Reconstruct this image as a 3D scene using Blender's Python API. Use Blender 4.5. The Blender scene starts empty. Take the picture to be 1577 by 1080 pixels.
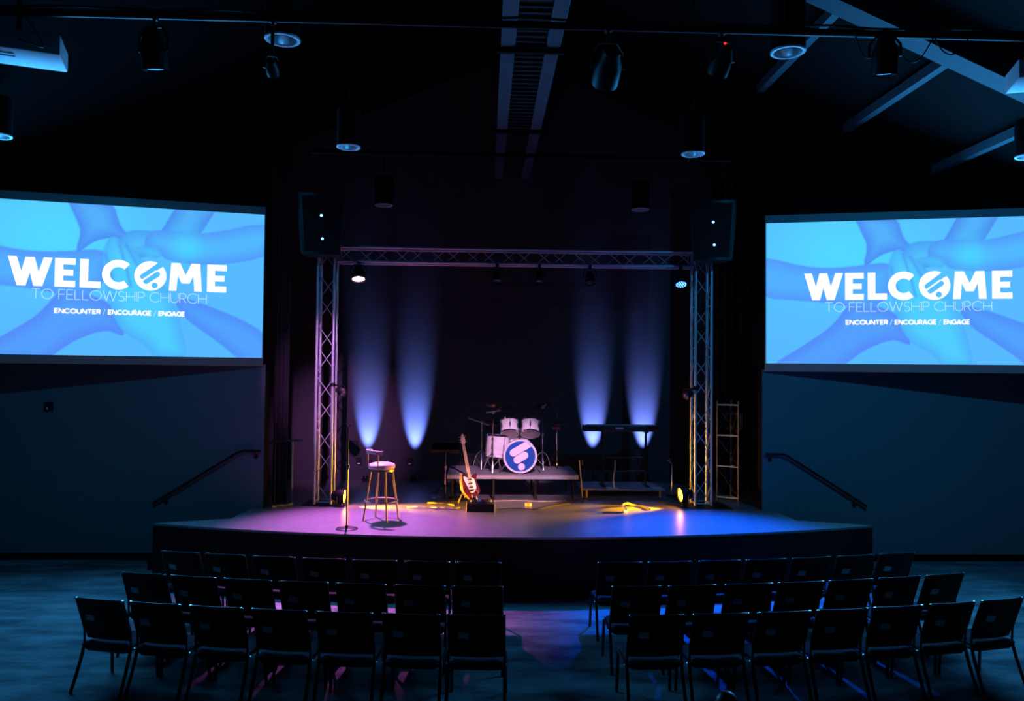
import bpy, bmesh, math, random
import numpy as np
from mathutils import Vector, Matrix
random.seed(7)
S = bpy.context.scene
COL = S.collection
PI = math.pi
R = math.radians

# ------------------------------------------------------------------ camera
camd = bpy.data.cameras.new('camera')
camd.sensor_fit = 'HORIZONTAL'
camd.sensor_width = 36.0
camd.lens = 1200.0 / 1577.0 * 36.0
camd.clip_start = 0.05
cam = bpy.data.objects.new('camera', camd)
COL.objects.link(cam)
CAM = Vector((-0.52, 0.0, 3.02))
_yaw, _pit, _roll = R(2.0), math.atan(35 / 1200.0), 0.010
_f = Vector((math.sin(_yaw) * math.cos(_pit), math.cos(_yaw) * math.cos(_pit), math.sin(_pit)))
_r = Vector((math.cos(_yaw), -math.sin(_yaw), 0))
_u = _r.cross(_f)
_r2 = _r * math.cos(_roll) + _u * math.sin(_roll)
_u2 = _u * math.cos(_roll) - _r * math.sin(_roll)
cam.matrix_world = Matrix(((_r2.x, _u2.x, -_f.x, CAM.x), (_r2.y, _u2.y, -_f.y, CAM.y),
                           (_r2.z, _u2.z, -_f.z, CAM.z), (0, 0, 0, 1)))
S.camera = cam

# ------------------------------------------------------------------ world, exposure
S.view_settings.view_transform = 'Standard'
S.view_settings.look = 'None'
S.view_settings.exposure = 0.0
S.view_settings.gamma = 1.0
S.view_settings.use_curve_mapping = False
W = bpy.data.worlds.new('world')
W.use_nodes = True
W.node_tree.nodes['Background'].inputs[0].default_value = (0.10, 0.22, 0.5, 1)
W.node_tree.nodes['Background'].inputs[1].default_value = 0.0
S.world = W
S.cycles.use_denoising = True
S.cycles.sample_clamp_indirect = 4.0

# ------------------------------------------------------------------ light levels
P_SCREEN = 380.0        # added lamp at each screen's face, lighting the hall
P_SPILL = 420.0         # projector spill around the picture
P_PINK, P_BLUE = 3500.0, 5600.0
P_AMBER = 1800.0
P_UP = 3800.0
P_FRONT = 3400.0
P_WASH = 3000.0
P_BOOTH = 10.0


def add_light(name, kind, loc, target, energy, color, parent=None, **kw):
    l = bpy.data.lights.new(name, kind)
    l.energy = energy
    l.color = color
    for k, v in kw.items():
        setattr(l, k, v)
    o = bpy.data.objects.new(name, l)
    COL.objects.link(o)
    o.location = loc
    d = Vector(target) - Vector(loc)
    o.rotation_euler = d.to_track_quat('-Z', 'Y').to_euler()
    if parent is not None:
        bpy.context.view_layer.update()
        o.parent = parent
        o.matrix_parent_inverse = parent.matrix_world.inverted()
    return o


# ------------------------------------------------------------------ materials
def mat(name, col, rough=0.6, metal=0.0, spec=0.5, var=0.0, scale=20.0, bump=0.0, emit=None, estr=0.0):
    m = bpy.data.materials.new(name)
    m.use_nodes = True
    nt = m.node_tree
    b = nt.nodes['Principled BSDF']
    b.inputs['Base Color'].default_value = (*col, 1)
    b.inputs['Roughness'].default_value = rough
    b.inputs['Metallic'].default_value = metal
    b.inputs['Specular IOR Level'].default_value = spec
    if emit:
        b.inputs['Emission Color'].default_value = (*emit, 1)
        b.inputs['Emission Strength'].default_value = estr
    if var or bump:
        tc = nt.nodes.new('ShaderNodeTexCoord')
        n = nt.nodes.new('ShaderNodeTexNoise')
        n.inputs['Scale'].default_value = scale
        n.inputs['Detail'].default_value = 5
        nt.links.new(tc.outputs['Object'], n.inputs['Vector'])
        if var:
            r = nt.nodes.new('ShaderNodeValToRGB')
            r.color_ramp.elements[0].position = 0.3
            r.color_ramp.elements[1].position = 0.7
            r.color_ramp.elements[0].color = (*[c * (1 - var) for c in col], 1)
            r.color_ramp.elements[1].color = (*[min(1, c * (1 + var)) for c in col], 1)
            nt.links.new(n.outputs['Fac'], r.inputs[0])
            nt.links.new(r.outputs[0], b.inputs['Base Color'])
        if bump:
            bn = nt.nodes.new('ShaderNodeBump')
            bn.inputs['Strength'].default_value = bump
            bn.inputs['Distance'].default_value = 0.01
            nt.links.new(n.outputs['Fac'], bn.inputs['Height'])
            nt.links.new(bn.outputs[0], b.inputs['Normal'])
    return m


def emit_mat(name, col, strength):
    m = bpy.data.materials.new(name)
    m.use_nodes = True
    nt = m.node_tree
    nt.nodes.clear()
    o = nt.nodes.new('ShaderNodeOutputMaterial')
    e = nt.nodes.new('ShaderNodeEmission')
    e.inputs[0].default_value = (*col, 1)
    e.inputs[1].default_value = strength
    nt.links.new(e.outputs[0], o.inputs[0])
    return m


def wall_mat():
    m = mat('painted_wall', (0.16, 0.17, 0.18), 0.9, spec=0.08, bump=0.15, scale=60)
    nt = m.node_tree
    b = nt.nodes['Principled BSDF']
    tc = nt.nodes.new('ShaderNodeTexCoord')
    sx = nt.nodes.new('ShaderNodeSeparateXYZ')
    nt.links.new(tc.outputs['Object'], sx.inputs[0])
    gt = nt.nodes.new('ShaderNodeMath')
    gt.operation = 'GREATER_THAN'
    gt.inputs[1].default_value = 3.12      # near-black above, edge hidden behind the screens
    nt.links.new(sx.outputs['Z'], gt.inputs[0])
    ax = nt.nodes.new('ShaderNodeMath')
    ax.operation = 'ABSOLUTE'
    nt.links.new(sx.outputs['X'], ax.inputs[0])
    lt = nt.nodes.new('ShaderNodeMath')
    lt.operation = 'LESS_THAN'
    lt.inputs[1].default_value = 4.036    # near-black on the return into the stage opening
    nt.links.new(ax.outputs[0], lt.inputs[0])
    orr = nt.nodes.new('ShaderNodeMath')
    orr.operation = 'MAXIMUM'
    nt.links.new(gt.outputs[0], orr.inputs[0])
    nt.links.new(lt.outputs[0], orr.inputs[1])
    gt = orr
    mx = nt.nodes.new('ShaderNodeMix')
    mx.data_type = 'RGBA'
    mx.inputs['A'].default_value = (0.16, 0.17, 0.18, 1)
    mx.inputs['B'].default_value = (0.0015, 0.0015, 0.0018, 1)
    nt.links.new(gt.outputs[0], mx.inputs['Factor'])
    nt.links.new(mx.outputs['Result'], b.inputs['Base Color'])
    return m


def carpet_mat():
    m = mat('carpet', (0.2, 0.2, 0.21), 0.95, spec=0.1)
    nt = m.node_tree
    b = nt.nodes['Principled BSDF']
    tc = nt.nodes.new('ShaderNodeTexCoord')
    mp = nt.nodes.new('ShaderNodeMapping')
    mp.inputs['Scale'].default_value = (0.6, 1.9, 1)
    mp.inputs['Rotation'].default_value = (0, 0, 0.25)
    nt.links.new(tc.outputs['Object'], mp.inputs['Vector'])
    n = nt.nodes.new('ShaderNodeTexNoise')
    n.inputs['Scale'].default_value = 1.6
    n.inputs['Detail'].default_value = 8
    n.inputs['Roughness'].default_value = 0.65
    nt.links.new(mp.outputs[0], n.inputs['Vector'])
    r = nt.nodes.new('ShaderNodeValToRGB')
    r.color_ramp.elements[0].position = 0.38
    r.color_ramp.elements[1].position = 0.64
    r.color_ramp.elements[0].color = (0.10, 0.105, 0.115, 1)
    r.color_ramp.elements[1].color = (0.30, 0.30, 0.30, 1)
    nt.links.new(n.outputs['Fac'], r.inputs[0])
    nt.links.new(r.outputs[0], b.inputs['Base Color'])
    n2 = nt.nodes.new('ShaderNodeTexNoise')
    n2.inputs['Scale'].default_value = 180
    nt.links.new(tc.outputs['Object'], n2.inputs['Vector'])
    bn = nt.nodes.new('ShaderNodeBump')
    bn.inputs['Strength'].default_value = 0.5
    bn.inputs['Distance'].default_value = 0.01
    nt.links.new(n2.outputs['Fac'], bn.inputs['Height'])
    nt.links.new(bn.outputs[0], b.inputs['Normal'])
    return m


M = dict(
    wall=wall_mat(), carpet=carpet_mat(),
    black_wall=mat('black_paint', (0.012, 0.011, 0.014), 0.9, spec=0.06, bump=0.1, scale=40),
    back_wall=mat('dark_wall', (0.055, 0.052, 0.06), 0.85, spec=0.15, bump=0.1, scale=40, var=0.08),
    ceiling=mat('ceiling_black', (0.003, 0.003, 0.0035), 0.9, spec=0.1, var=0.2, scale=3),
    ceiling_flat=mat('ceiling_flat_black', (0.0008, 0.0008, 0.001), 0.95, spec=0.03, var=0.2, scale=3),  # left slope: darker ceiling copy, the missing light put into its colour
    frost=mat('frosted_lens', (0.75, 0.77, 0.8), 0.5, var=0.05),
    beam=mat('beam_paint', (0.05, 0.08, 0.10), 0.7, var=0.05),
    deck=mat('stage_deck', (0.15, 0.148, 0.15), 0.36, spec=0.5, var=0.12, scale=9, bump=0.02),
    skirt=mat('stage_face', (0.006, 0.006, 0.006), 0.8, spec=0.15, var=0.1),
    base=mat('baseboard_black', (0.006, 0.006, 0.006), 0.6, spec=0.2, var=0.1),
    curtain=mat('curtain_black', (0.05, 0.045, 0.05), 0.9, spec=0.1, bump=0.2, scale=90),
    flat=mat('flat_paint', (0.3, 0.27, 0.28), 0.7, var=0.05),
    screen_edge=mat('screen_border', (0.16, 0.18, 0.19), 0.7, var=0.04),
    alu=mat('aluminium', (0.5, 0.49, 0.5), 0.35, 0.4, var=0.08, scale=30),
    chrome=mat('chrome', (0.8, 0.8, 0.8), 0.15, 1.0, var=0.03),
    black_metal=mat('black_metal', (0.006, 0.006, 0.007), 0.5, 0.0, 0.25, var=0.15),
    frame=mat('chair_frame_metal', (0.02, 0.018, 0.018), 0.35, 0.3, 0.5, var=0.1),
    seat=mat('seat_fabric', (0.10, 0.045, 0.06), 0.9, spec=0.1, var=0.25, scale=150, bump=0.4),
    back=mat('chair_back_vinyl', (0.012, 0.011, 0.012), 0.7, spec=0.15, var=0.2, scale=60, bump=0.1),
    card=mat('card_grey', (0.45, 0.47, 0.5), 0.7, var=0.1),
    plastic=mat('black_plastic', (0.009, 0.009, 0.01), 0.4, spec=0.35, var=0.1),
    housing=mat('pendant_black', (0.0025, 0.0025, 0.003), 0.8, spec=0.05, var=0.1),
    grille=mat('speaker_grille', (0.007, 0.007, 0.008), 0.7, spec=0.2, var=0.2, scale=200, bump=0.4),
    white_plastic=mat('white_plastic', (0.8, 0.81, 0.82), 0.45, var=0.03),
    drum=mat('drum_wrap_white', (0.78, 0.74, 0.78), 0.25, spec=0.5, var=0.08, scale=12),
    drum_head=mat('clear_head', (0.35, 0.26, 0.28), 0.35, var=0.15, scale=6),
    head_blue=mat('head_blue', (0.006, 0.085, 0.40), 0.35, var=0.05),
    head_white=mat('head_white', (0.85, 0.8, 0.83), 0.4, var=0.02),
    bronze=mat('cymbal_bronze', (0.35, 0.25, 0.16), 0.3, 1.0, var=0.1, scale=40),
    brass=mat('stool_metal', (0.42, 0.33, 0.2), 0.35, 0.85, var=0.1),
    stool_seat=mat('stool_vinyl', (0.7, 0.45, 0.45), 0.45, var=0.05, scale=8),
    guitar=mat('guitar_body', (0.11, 0.015, 0.035), 0.2, var=0.3, scale=5),
    guitar_white=mat('guitar_pickguard', (0.85, 0.82, 0.82), 0.3, var=0.03),
    maple=mat('maple_neck', (0.6, 0.4, 0.26), 0.4, var=0.15, scale=14),
    strap=mat('strap_leather', (0.3, 0.22, 0.18), 0.6, var=0.2),
    rug=mat('riser_deck', (0.27, 0.25, 0.27), 0.6, var=0.12, scale=10),
    key_deck=mat('low_deck', (0.22, 0.2, 0.24), 0.6, var=0.15, scale=8),
    paper=mat('paper', (0.75, 0.72, 0.75), 0.7, var=0.03),
    cable=mat('cable_black', (0.02, 0.02, 0.02), 0.5, var=0.1),
    cable_tan=mat('cable_tan', (0.5, 0.4, 0.28), 0.5, var=0.1),
    yellow=mat('yellow_plastic', (0.7, 0.45, 0.05), 0.5, var=0.1),
    pedal_blue=mat('pedal_blue', (0.05, 0.15, 0.6), 0.4, var=0.05),
    red=mat('red_plastic', (0.5, 0.02, 0.03), 0.4, var=0.05),
    lens_dark=mat('lens_glass', (0.05, 0.04, 0.07), 0.1, spec=0.8, var=0.1),
    reflector=mat('can_reflector', (0.75, 0.76, 0.78), 0.3, 0.9, var=0.25, scale=25),
    rim=mat('trim_ring_white', (0.8, 0.8, 0.82), 0.4, var=0.03),
    duct=mat('duct_grey', (0.05, 0.08, 0.10), 0.6, var=0.06),
    duct_dark=mat('duct_mesh', (0.006, 0.006, 0.007), 0.8, var=0.5, scale=8, bump=0.3),
    e_white=emit_mat('projected_white', (1, 1, 1), 1.15),
    e_thin=emit_mat('projected_pale', (0.55, 0.85, 1.0), 1.0),
    e_cut=emit_mat('projected_blue', (0.09, 0.53, 1.0), 1.0),
    e_pink=emit_mat('lamp_pink', (1.0, 0.45, 0.62), 9.0),
    e_blue=emit_mat('lamp_blue', (0.0, 0.04, 1.0), 2.5),
    e_bluew=emit_mat('lamp_blue_white', (0.12, 0.35, 1.0), 4.0),
    e_amber=emit_mat('lamp_amber', (1.0, 0.32, 0.008), 40.0),
    e_uv=emit_mat('lamp_violet', (0.25, 0.3, 1.0), 2.0),
    e_led=emit_mat('led_blue', (0.25, 0.55, 1.0), 2.2),
    e_red=emit_mat('led_red', (1.0, 0.02, 0.02), 1.6),
    e_dimpink=emit_mat('lamp_front', (1.0, 0.75, 0.8), 0.02),
)


def image_mat():
    m = bpy.data.materials.new('projected_picture')
    m.use_nodes = True
    nt = m.node_tree
    nt.nodes.clear()
    o = nt.nodes.new('ShaderNodeOutputMaterial')
    e = nt.nodes.new('ShaderNodeEmission')
    a = nt.nodes.new('ShaderNodeVertexColor')
    a.layer_name = 'picture'
    e.inputs[1].default_value = 1.0
    nt.links.new(a.outputs[0], e.inputs[0])
    nt.links.new(e.outputs[0], o.inputs[0])
    return m


M['picture'] = image_mat()

# ------------------------------------------------------------------ mesh helpers


def new():
    return bmesh.new()


def obj(name, bm, material, parent=None, loc=None, smooth=35, kind=None):
    me = bpy.data.meshes.new(name)
    bmesh.ops.recalc_face_normals(bm, faces=bm.faces[:])
    bm.to_mesh(me)
    bm.free()
    me.materials.append(M[material] if isinstance(material, str) else material)
    if smooth:
        for p in me.polygons:
            p.use_smooth = True
        me.set_sharp_from_angle(angle=R(smooth))
    o = bpy.data.objects.new(name, me)
    COL.objects.link(o)
    if parent is not None:
        o.parent = parent
    if loc is not None:
        o.location = loc
    if kind:
        o['kind'] = kind
    return o


def thing(name, label, cat, loc=(0, 0, 0), rotz=0.0, group=None):
    o = bpy.data.objects.new(name, None)
    o.empty_display_size = 0.1
    COL.objects.link(o)
    o.location = loc
    o.rotation_euler = (0, 0, rotz)
    return tag(o, label, cat, group)


def tag(o, label, cat, group=None):
    o['label'] = label
    o['category'] = cat
    if group:
        o['group'] = group
    return o


def dup(root, loc, rotz, label, group=None):
    r = root.copy()
    COL.objects.link(r)
    r.location = loc
    r.rotation_euler = (0, 0, rotz)
    r['label'] = label
    if group:
        r['group'] = group
    for ch in list(root.children):
        c = ch.copy()
        COL.objects.link(c)
        c.parent = r
        for g in list(ch.children):
            d = g.copy()
            COL.objects.link(d)
            d.parent = c
    return r


def box(bm, x0, x1, y0, y1, z0, z1, bevel=0.0, seg=2, mtx=None):
    g = bmesh.ops.create_cube(bm, size=1.0)
    vs = g['verts']
    for v in vs:
        v.co = Vector(((x0 + x1) / 2 + v.co.x * (x1 - x0), (y0 + y1) / 2 + v.co.y * (y1 - y0),
                       (z0 + z1) / 2 + v.co.z * (z1 - z0)))
    if bevel:
        es = list({e for v in vs for e in v.link_edges})
        r = bmesh.ops.bevel(bm, geom=es, offset=bevel, segments=seg, profile=0.6, affect='EDGES')
        vs = list({v for f in r['faces'] for v in f.verts} | {v for v in vs if v.is_valid})
    if mtx is not None:
        for v in vs:
            v.co = mtx @ v.co
    return vs


def frame_of(axis):
    a = Vector(axis).normalized()
    h = Vector((0, 0, 1)) if abs(a.z) < 0.9 else Vector((1, 0, 0))
    u = a.cross(h).normalized()
    v = a.cross(u).normalized()
    return a, u, v


def tube(bm, pts, r, seg=8, cap=True, closed=False):
    pts = [Vector(p) for p in pts]
    n = len(pts)
    rs = r if isinstance(r, (list, tuple)) else [r] * n
    rings = []
    pu = None
    for i, p in enumerate(pts):
        if closed:
            d = pts[(i + 1) % n] - pts[i - 1]
        else:
            d = pts[min(i + 1, n - 1)] - pts[max(i - 1, 0)]
        a, u, v = frame_of(d)
        if pu is not None:
            u2 = (pu - a * pu.dot(a))
            if u2.length > 1e-5:
                u = u2.normalized()
                v = a.cross(u).normalized()
        pu = u
        rings.append([bm.verts.new(p + (u * math.cos(t) + v * math.sin(t)) * rs[i])
                      for t in [2 * PI * k / seg for k in range(seg)]])
    m = n if closed else n - 1
    for i in range(m):
        A, B = rings[i], rings[(i + 1) % n]
        for k in range(seg):
            bm.faces.new((A[k], A[(k + 1) % seg], B[(k + 1) % seg], B[k]))
    if cap and not closed:
        bm.faces.new(rings[0][::-1])
        bm.faces.new(rings[-1])


def lathe(bm, prof, origin=(0, 0, 0), axis=(0, 0, 1), seg=24, close=False):
    """prof: list of (radius, height along axis)"""
    a, u, v = frame_of(axis)
    o = Vector(origin)
    rings = []
    for (r, h) in prof:
        if r < 1e-6:
            rings.append([bm.verts.new(o + a * h)])
        else:
            rings.append([bm.verts.new(o + a * h + (u * math.cos(t) + v * math.sin(t)) * r)
                          for t in [2 * PI * k / seg for k in range(seg)]])
    pairs = list(zip(rings, rings[1:]))
    if close:
        pairs.append((rings[-1], rings[0]))
    for A, B in pairs:
        for k in range(seg):
            k2 = (k + 1) % seg
            if len(A) == 1 and len(B) == 1:
                continue
            if len(A) == 1:
                bm.faces.new((A[0], B[k2], B[k]))
            elif len(B) == 1:
                bm.faces.new((A[k], A[k2], B[0]))
            else:
                bm.faces.new((A[k], A[k2], B[k2], B[k]))


def disc(bm, r, origin, axis, seg=24):
    a, u, v = frame_of(axis)
    o = Vector(origin)
    bm.faces.new([bm.verts.new(o + (u * math.cos(t) + v * math.sin(t)) * r)
                  for t in [2 * PI * k / seg for k in range(seg)]])


def prism(bm, poly, f0, f1):
    """poly 2D; f0,f1 map (a,b)->3D for the two faces"""
    A = [bm.verts.new(f0(*p)) for p in poly]
    B = [bm.verts.new(f1(*p)) for p in poly]
    n = len(poly)
    bm.faces.new(A[::-1])
    bm.faces.new(B)
    for i in range(n):
        j = (i + 1) % n
        bm.faces.new((A[i], A[j], B[j], B[i]))


def bez(pts, n=8):
    """Catmull-Rom through pts"""
    P = [Vector(p) for p in pts]
    out = []
    for i in range(len(P) - 1):
        p0, p1, p2, p3 = P[max(i - 1, 0)], P[i], P[i + 1], P[min(i + 2, len(P) - 1)]
        for k in range(n):
            t = k / n
            out.append(0.5 * ((2 * p1) + (p2 - p0) * t + (2 * p0 - 5 * p1 + 4 * p2 - p3) * t * t
                              + (3 * p1 - p0 - 3 * p2 + p3) * t ** 3))
    out.append(P[-1])
    return out


# ================================================================== THE SETTING
STZ = 0.82               # stage floor height
WY = 12.65               # front face of the walls flanking the stage
RIDGE, PITCH = 9.66, 0.44


def roof_z(x):
    return RIDGE - PITCH * abs(x)


bm = new()
box(bm, -9.2, 9.2, -4.2, 16.4, -0.12, 0.0)
obj('floor', bm, 'carpet', smooth=0, kind='structure')

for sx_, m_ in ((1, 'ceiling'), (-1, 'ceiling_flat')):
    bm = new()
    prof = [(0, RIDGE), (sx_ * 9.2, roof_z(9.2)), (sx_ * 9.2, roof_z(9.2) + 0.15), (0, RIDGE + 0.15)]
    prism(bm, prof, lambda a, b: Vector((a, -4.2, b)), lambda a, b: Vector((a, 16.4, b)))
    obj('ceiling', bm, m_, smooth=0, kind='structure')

for s, nm in ((-1, 'left'), (1, 'right')):
    bm = new()
    xa, xb = s * 4.03, s * 9.0
    prism(bm, [(xa, 0), (xb, 0), (xb, roof_z(xb)), (xa, roof_z(xa))],
          lambda a, b: Vector((a, WY, b)), lambda a, b: Vector((a, WY + 0.2, b)))
    obj('wall_' + nm, bm, 'wall', smooth=0, kind='structure')
    bm = new()
    box(bm, min(s * 9.0, s * 9.2), max(s * 9.0, s * 9.2), -4.2, 16.4, 0, roof_z(9.0))
    obj('wall_side_' + nm, bm, 'black_wall', smooth=0, kind='structure')
    bm = new()
    box(bm, min(s * 5.24, s * 9.0), max(s * 5.24, s * 9.0), WY - 0.015, WY, 0, 0.11)
    obj('baseboard_' + nm, bm, 'base', smooth=0, kind='structure')
    # wing wall of the stage
    bm = new()
    box(bm, min(s * 5.3, s * 5.4), max(s * 5.3, s * 5.4), WY + 0.2, 16.0, 0.0, roof_z(5.4))
    obj('wall_wing_' + nm, bm, 'black_wall', smooth=0, kind='structure')

bm = new()
prism(bm, [(-9, 0), (9, 0), (9, roof_z(9)), (0, RIDGE), (-9, roof_z(9))],
      lambda a, b: Vector((a, 16.0, b)), lambda a, b: Vector((a, 16.2, b)))
obj('wall_back', bm, 'back_wall', smooth=0, kind='structure')
bm = new()
prism(bm, [(-9, 0), (9, 0), (9, roof_z(9)), (0, RIDGE), (-9, roof_z(9))],
      lambda a, b: Vector((a, -4.0, b)), lambda a, b: Vector((a, -4.2, b)))
obj('wall_rear', bm, 'black_wall', smooth=0, kind='structure')

# stage: curved-front deck, notched along the walls where steps go down
arc = []
for k in range(41):
    x = -5.24 + 10.48 * k / 40
    arc.append((x, 10.50 + 0.90 * (x / 5.24) ** 2))
outline = arc + [(4.26, 11.80), (4.22, 12.62), (4.02, 12.62), (4.02, 12.90), (5.28, 12.90), (5.28, 15.98),
                 (-5.28, 15.98), (-5.28, 12.90), (-4.02, 12.90), (-4.02, 12.62), (-4.22, 12.62), (-4.26, 11.80)]
bm = new()
prism(bm, outline, lambda a, b: Vector((a, b, 0.0)), lambda a, b: Vector((a, b, STZ - 0.03)))
stage = obj('trim_1', bm, 'skirt', smooth=0, kind='structure')
stage['label'] = 'black curved front and body of the low stage'
bm = new()
prism(bm, outline, lambda a, b: Vector((a, b, STZ - 0.03)), lambda a, b: Vector((a, b, STZ)))
dk = obj('trim_2', bm, 'deck', smooth=0, kind='structure')
dk['label'] = 'dark glossy stage floor lit pink on the left and blue on the right'
n_trim = 3
for s in (-1, 1):       # steps hidden behind the deck's corner
    bm = new()
    for k in range(4):
        xa, xb = 4.28 + 0.32 * k, 4.28 + 0.32 * (k + 1)
        box(bm, min(s * xa, s * xb), max(s * xa, s * xb), 11.86 if k < 3 else 12.0, 12.62, 0, STZ * (4 - k) / 5)
    o = obj('trim_%d' % n_trim, bm, 'skirt', smooth=0, kind='structure')
    n_trim += 1

# roof beams: a rafter on each slope with purlins running towards the stage
RY = 9.5
for s in (1,):
    bm = new()
    xa, xb = s * 0.6, s * 9.0
    prism(bm, [(xa, roof_z(xa) - 0.02), (xb, roof_z(xb) - 0.02), (xb, roof_z(xb) - 0.32), (xa, roof_z(xa) - 0.32)],
          lambda a, b: Vector((a, RY - 0.16, b)), lambda a, b: Vector((a, RY + 0.16, b)))
    obj('trim_%d' % n_trim, bm, 'beam', smooth=0, kind='structure')
    n_trim += 1
    for xp in (4.0, 5.45, 6.95):
        bm = new()
        zt = roof_z(xp)
        box(bm, s * xp - 0.06, s * xp + 0.06, RY + 0.16, 12.65, zt - 0.18, zt - 0.04)
        obj('trim_%d' % n_trim, bm, 'beam', smooth=0, kind='structure')
        n_trim += 1

# ================================================================== PROJECTION SCREENS
POLY = {
    'F': [(-2.17, 3.09), (-1.5, 3.53), (-1.11, 3.8), (-0.89, 4.09), (-0.79, 4.23), (-0.14, 4.08), (-0.01, 3.79), (0.09, 3.57), (0.06, 3.52), (-0.15, 3.62), (-0.41, 3.54), (-0.68, 3.39), (-0.95, 3.16), (-1.09, 3.07)],
    'G': [(-2.34, 4.97), (-2.0, 4.94), (-1.41, 4.77), (-0.78, 4.78), (-0.25, 4.86), (-0.14, 4.71), (-0.2, 4.31), (-0.52, 4.08), (-0.89, 4.16), (-1.36, 4.23), (-2.34, 4.3)],
    'A': [(-0.78, 5.65), (-0.12, 5.63), (-0.01, 5.2), (0.14, 5.08), (0.1, 4.91), (-0.03, 5.05), (-0.35, 4.98), (-0.57, 4.78), (-0.61, 4.82), (-0.54, 5.1), (-0.62, 5.3)],
    'B': [(0.98, 5.95), (1.6, 5.9), (1.39, 5.6), (1.13, 5.13), (1.05, 5.05), (0.5, 5.05), (0.57, 5.17), (0.8, 5.6)],
    'K': [(0.02, 5.1), (0.2, 5.18), (0.62, 5.16), (0.6, 4.85), (0.2, 4.7), (-0.1, 4.8)],
    'C': [(0.32, 4.96), (0.39, 5.15), (0.6, 5.2), (1.16, 5.13), (2.29, 5.47), (2.28, 4.86), (1.28, 4.65), (0.64, 4.72), (0.59, 4.81), (0.41, 4.84)],
    'D': [(0.77, 4.07), (0.9, 4.19), (2.27, 3.63), (2.26, 3.08), (1.9, 3.07), (1.45, 3.46), (0.97, 3.79)],
    'H': [(0.18, 4.9), (0.46, 4.93), (0.61, 4.83), (0.55, 4.74), (0.39, 4.76), (0.28, 4.82)],
    'E': [(-0.25, 4.77), (-0.17, 5.03), (-0.06, 5.06), (0.03, 4.94), (0.12, 4.95), (0.28, 4.76), (0.72, 4.22), (0.82, 3.96), (0.9, 3.62), (1.02, 3.18), (0.53, 3.17), (0.4, 3.4), (0.12, 3.54), (-0.04, 3.74), (-0.14, 4.05), (-0.22, 4.48)],
}
FINGERS = [[(-0.02, 4.97), (0.10, 4.55), (0.16, 4.3)], [(0.08, 4.93), (0.26, 4.6), (0.34, 4.35)], [(-0.2, 4.78), (-0.1, 4.4)]]
TONE = {  # darkest edge colour, centre colour (display values 0..255)
    'F': ((84, 138, 250), (84, 160, 254)), 'G': ((86, 150, 252), (82, 176, 255)), 'A': ((76, 140, 246), (84, 176, 252)),
    'B': ((74, 140, 240), (82, 176, 250)), 'K': ((74, 160, 246), (82, 190, 252)), 'C': ((82, 152, 250), (82, 184, 255)),
    'D': ((80, 142, 250), (82, 164, 254)), 'H': ((76, 176, 250), (80, 208, 255)), 'E': ((78, 176, 252), (80, 206, 255)),
}


def seg_dist(px, pz, a, b):
    ax, az = a
    bx, bz = b
    dx, dz = bx - ax, bz - az
    t = np.clip(((px - ax) * dx + (pz - az) * dz) / (dx * dx + dz * dz + 1e-9), 0, 1)
    return np.hypot(px - ax - t * dx, pz - az - t * dz)


def poly_sdf(px, pz, poly):
    d = np.full(px.shape, 1e9)
    inside = np.zeros(px.shape, bool)
    n = len(poly)
    for i in range(n):
        a, b = poly[i], poly[(i + 1) % n]
        d = np.minimum(d, seg_dist(px, pz, a, b))
        c = ((a[1] > pz) != (b[1] > pz)) & (px < (b[0] - a[0]) * (pz - a[1]) / (b[1] - a[1] + 1e-12) + a[0])
        inside ^= c
    return np.where(inside, d, -d)


def chaikin(poly, n=2):
    for _ in range(n):
        q = []
        for i in range(len(poly)):
            a, b = poly[i], poly[(i + 1) % len(poly)]
            q += [(a[0] * .75 + b[0] * .25, a[1] * .75 + b[1] * .25), (a[0] * .25 + b[0] * .75, a[1] * .25 + b[1] * .75)]
        poly = q
    return poly


IW, IZ0, IZ1 = 2.10, 3.225, 5.525        # half width, bottom and top of the picture
BW, BZ0, BZ1 = 2.115, 3.095, 5.655


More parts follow.
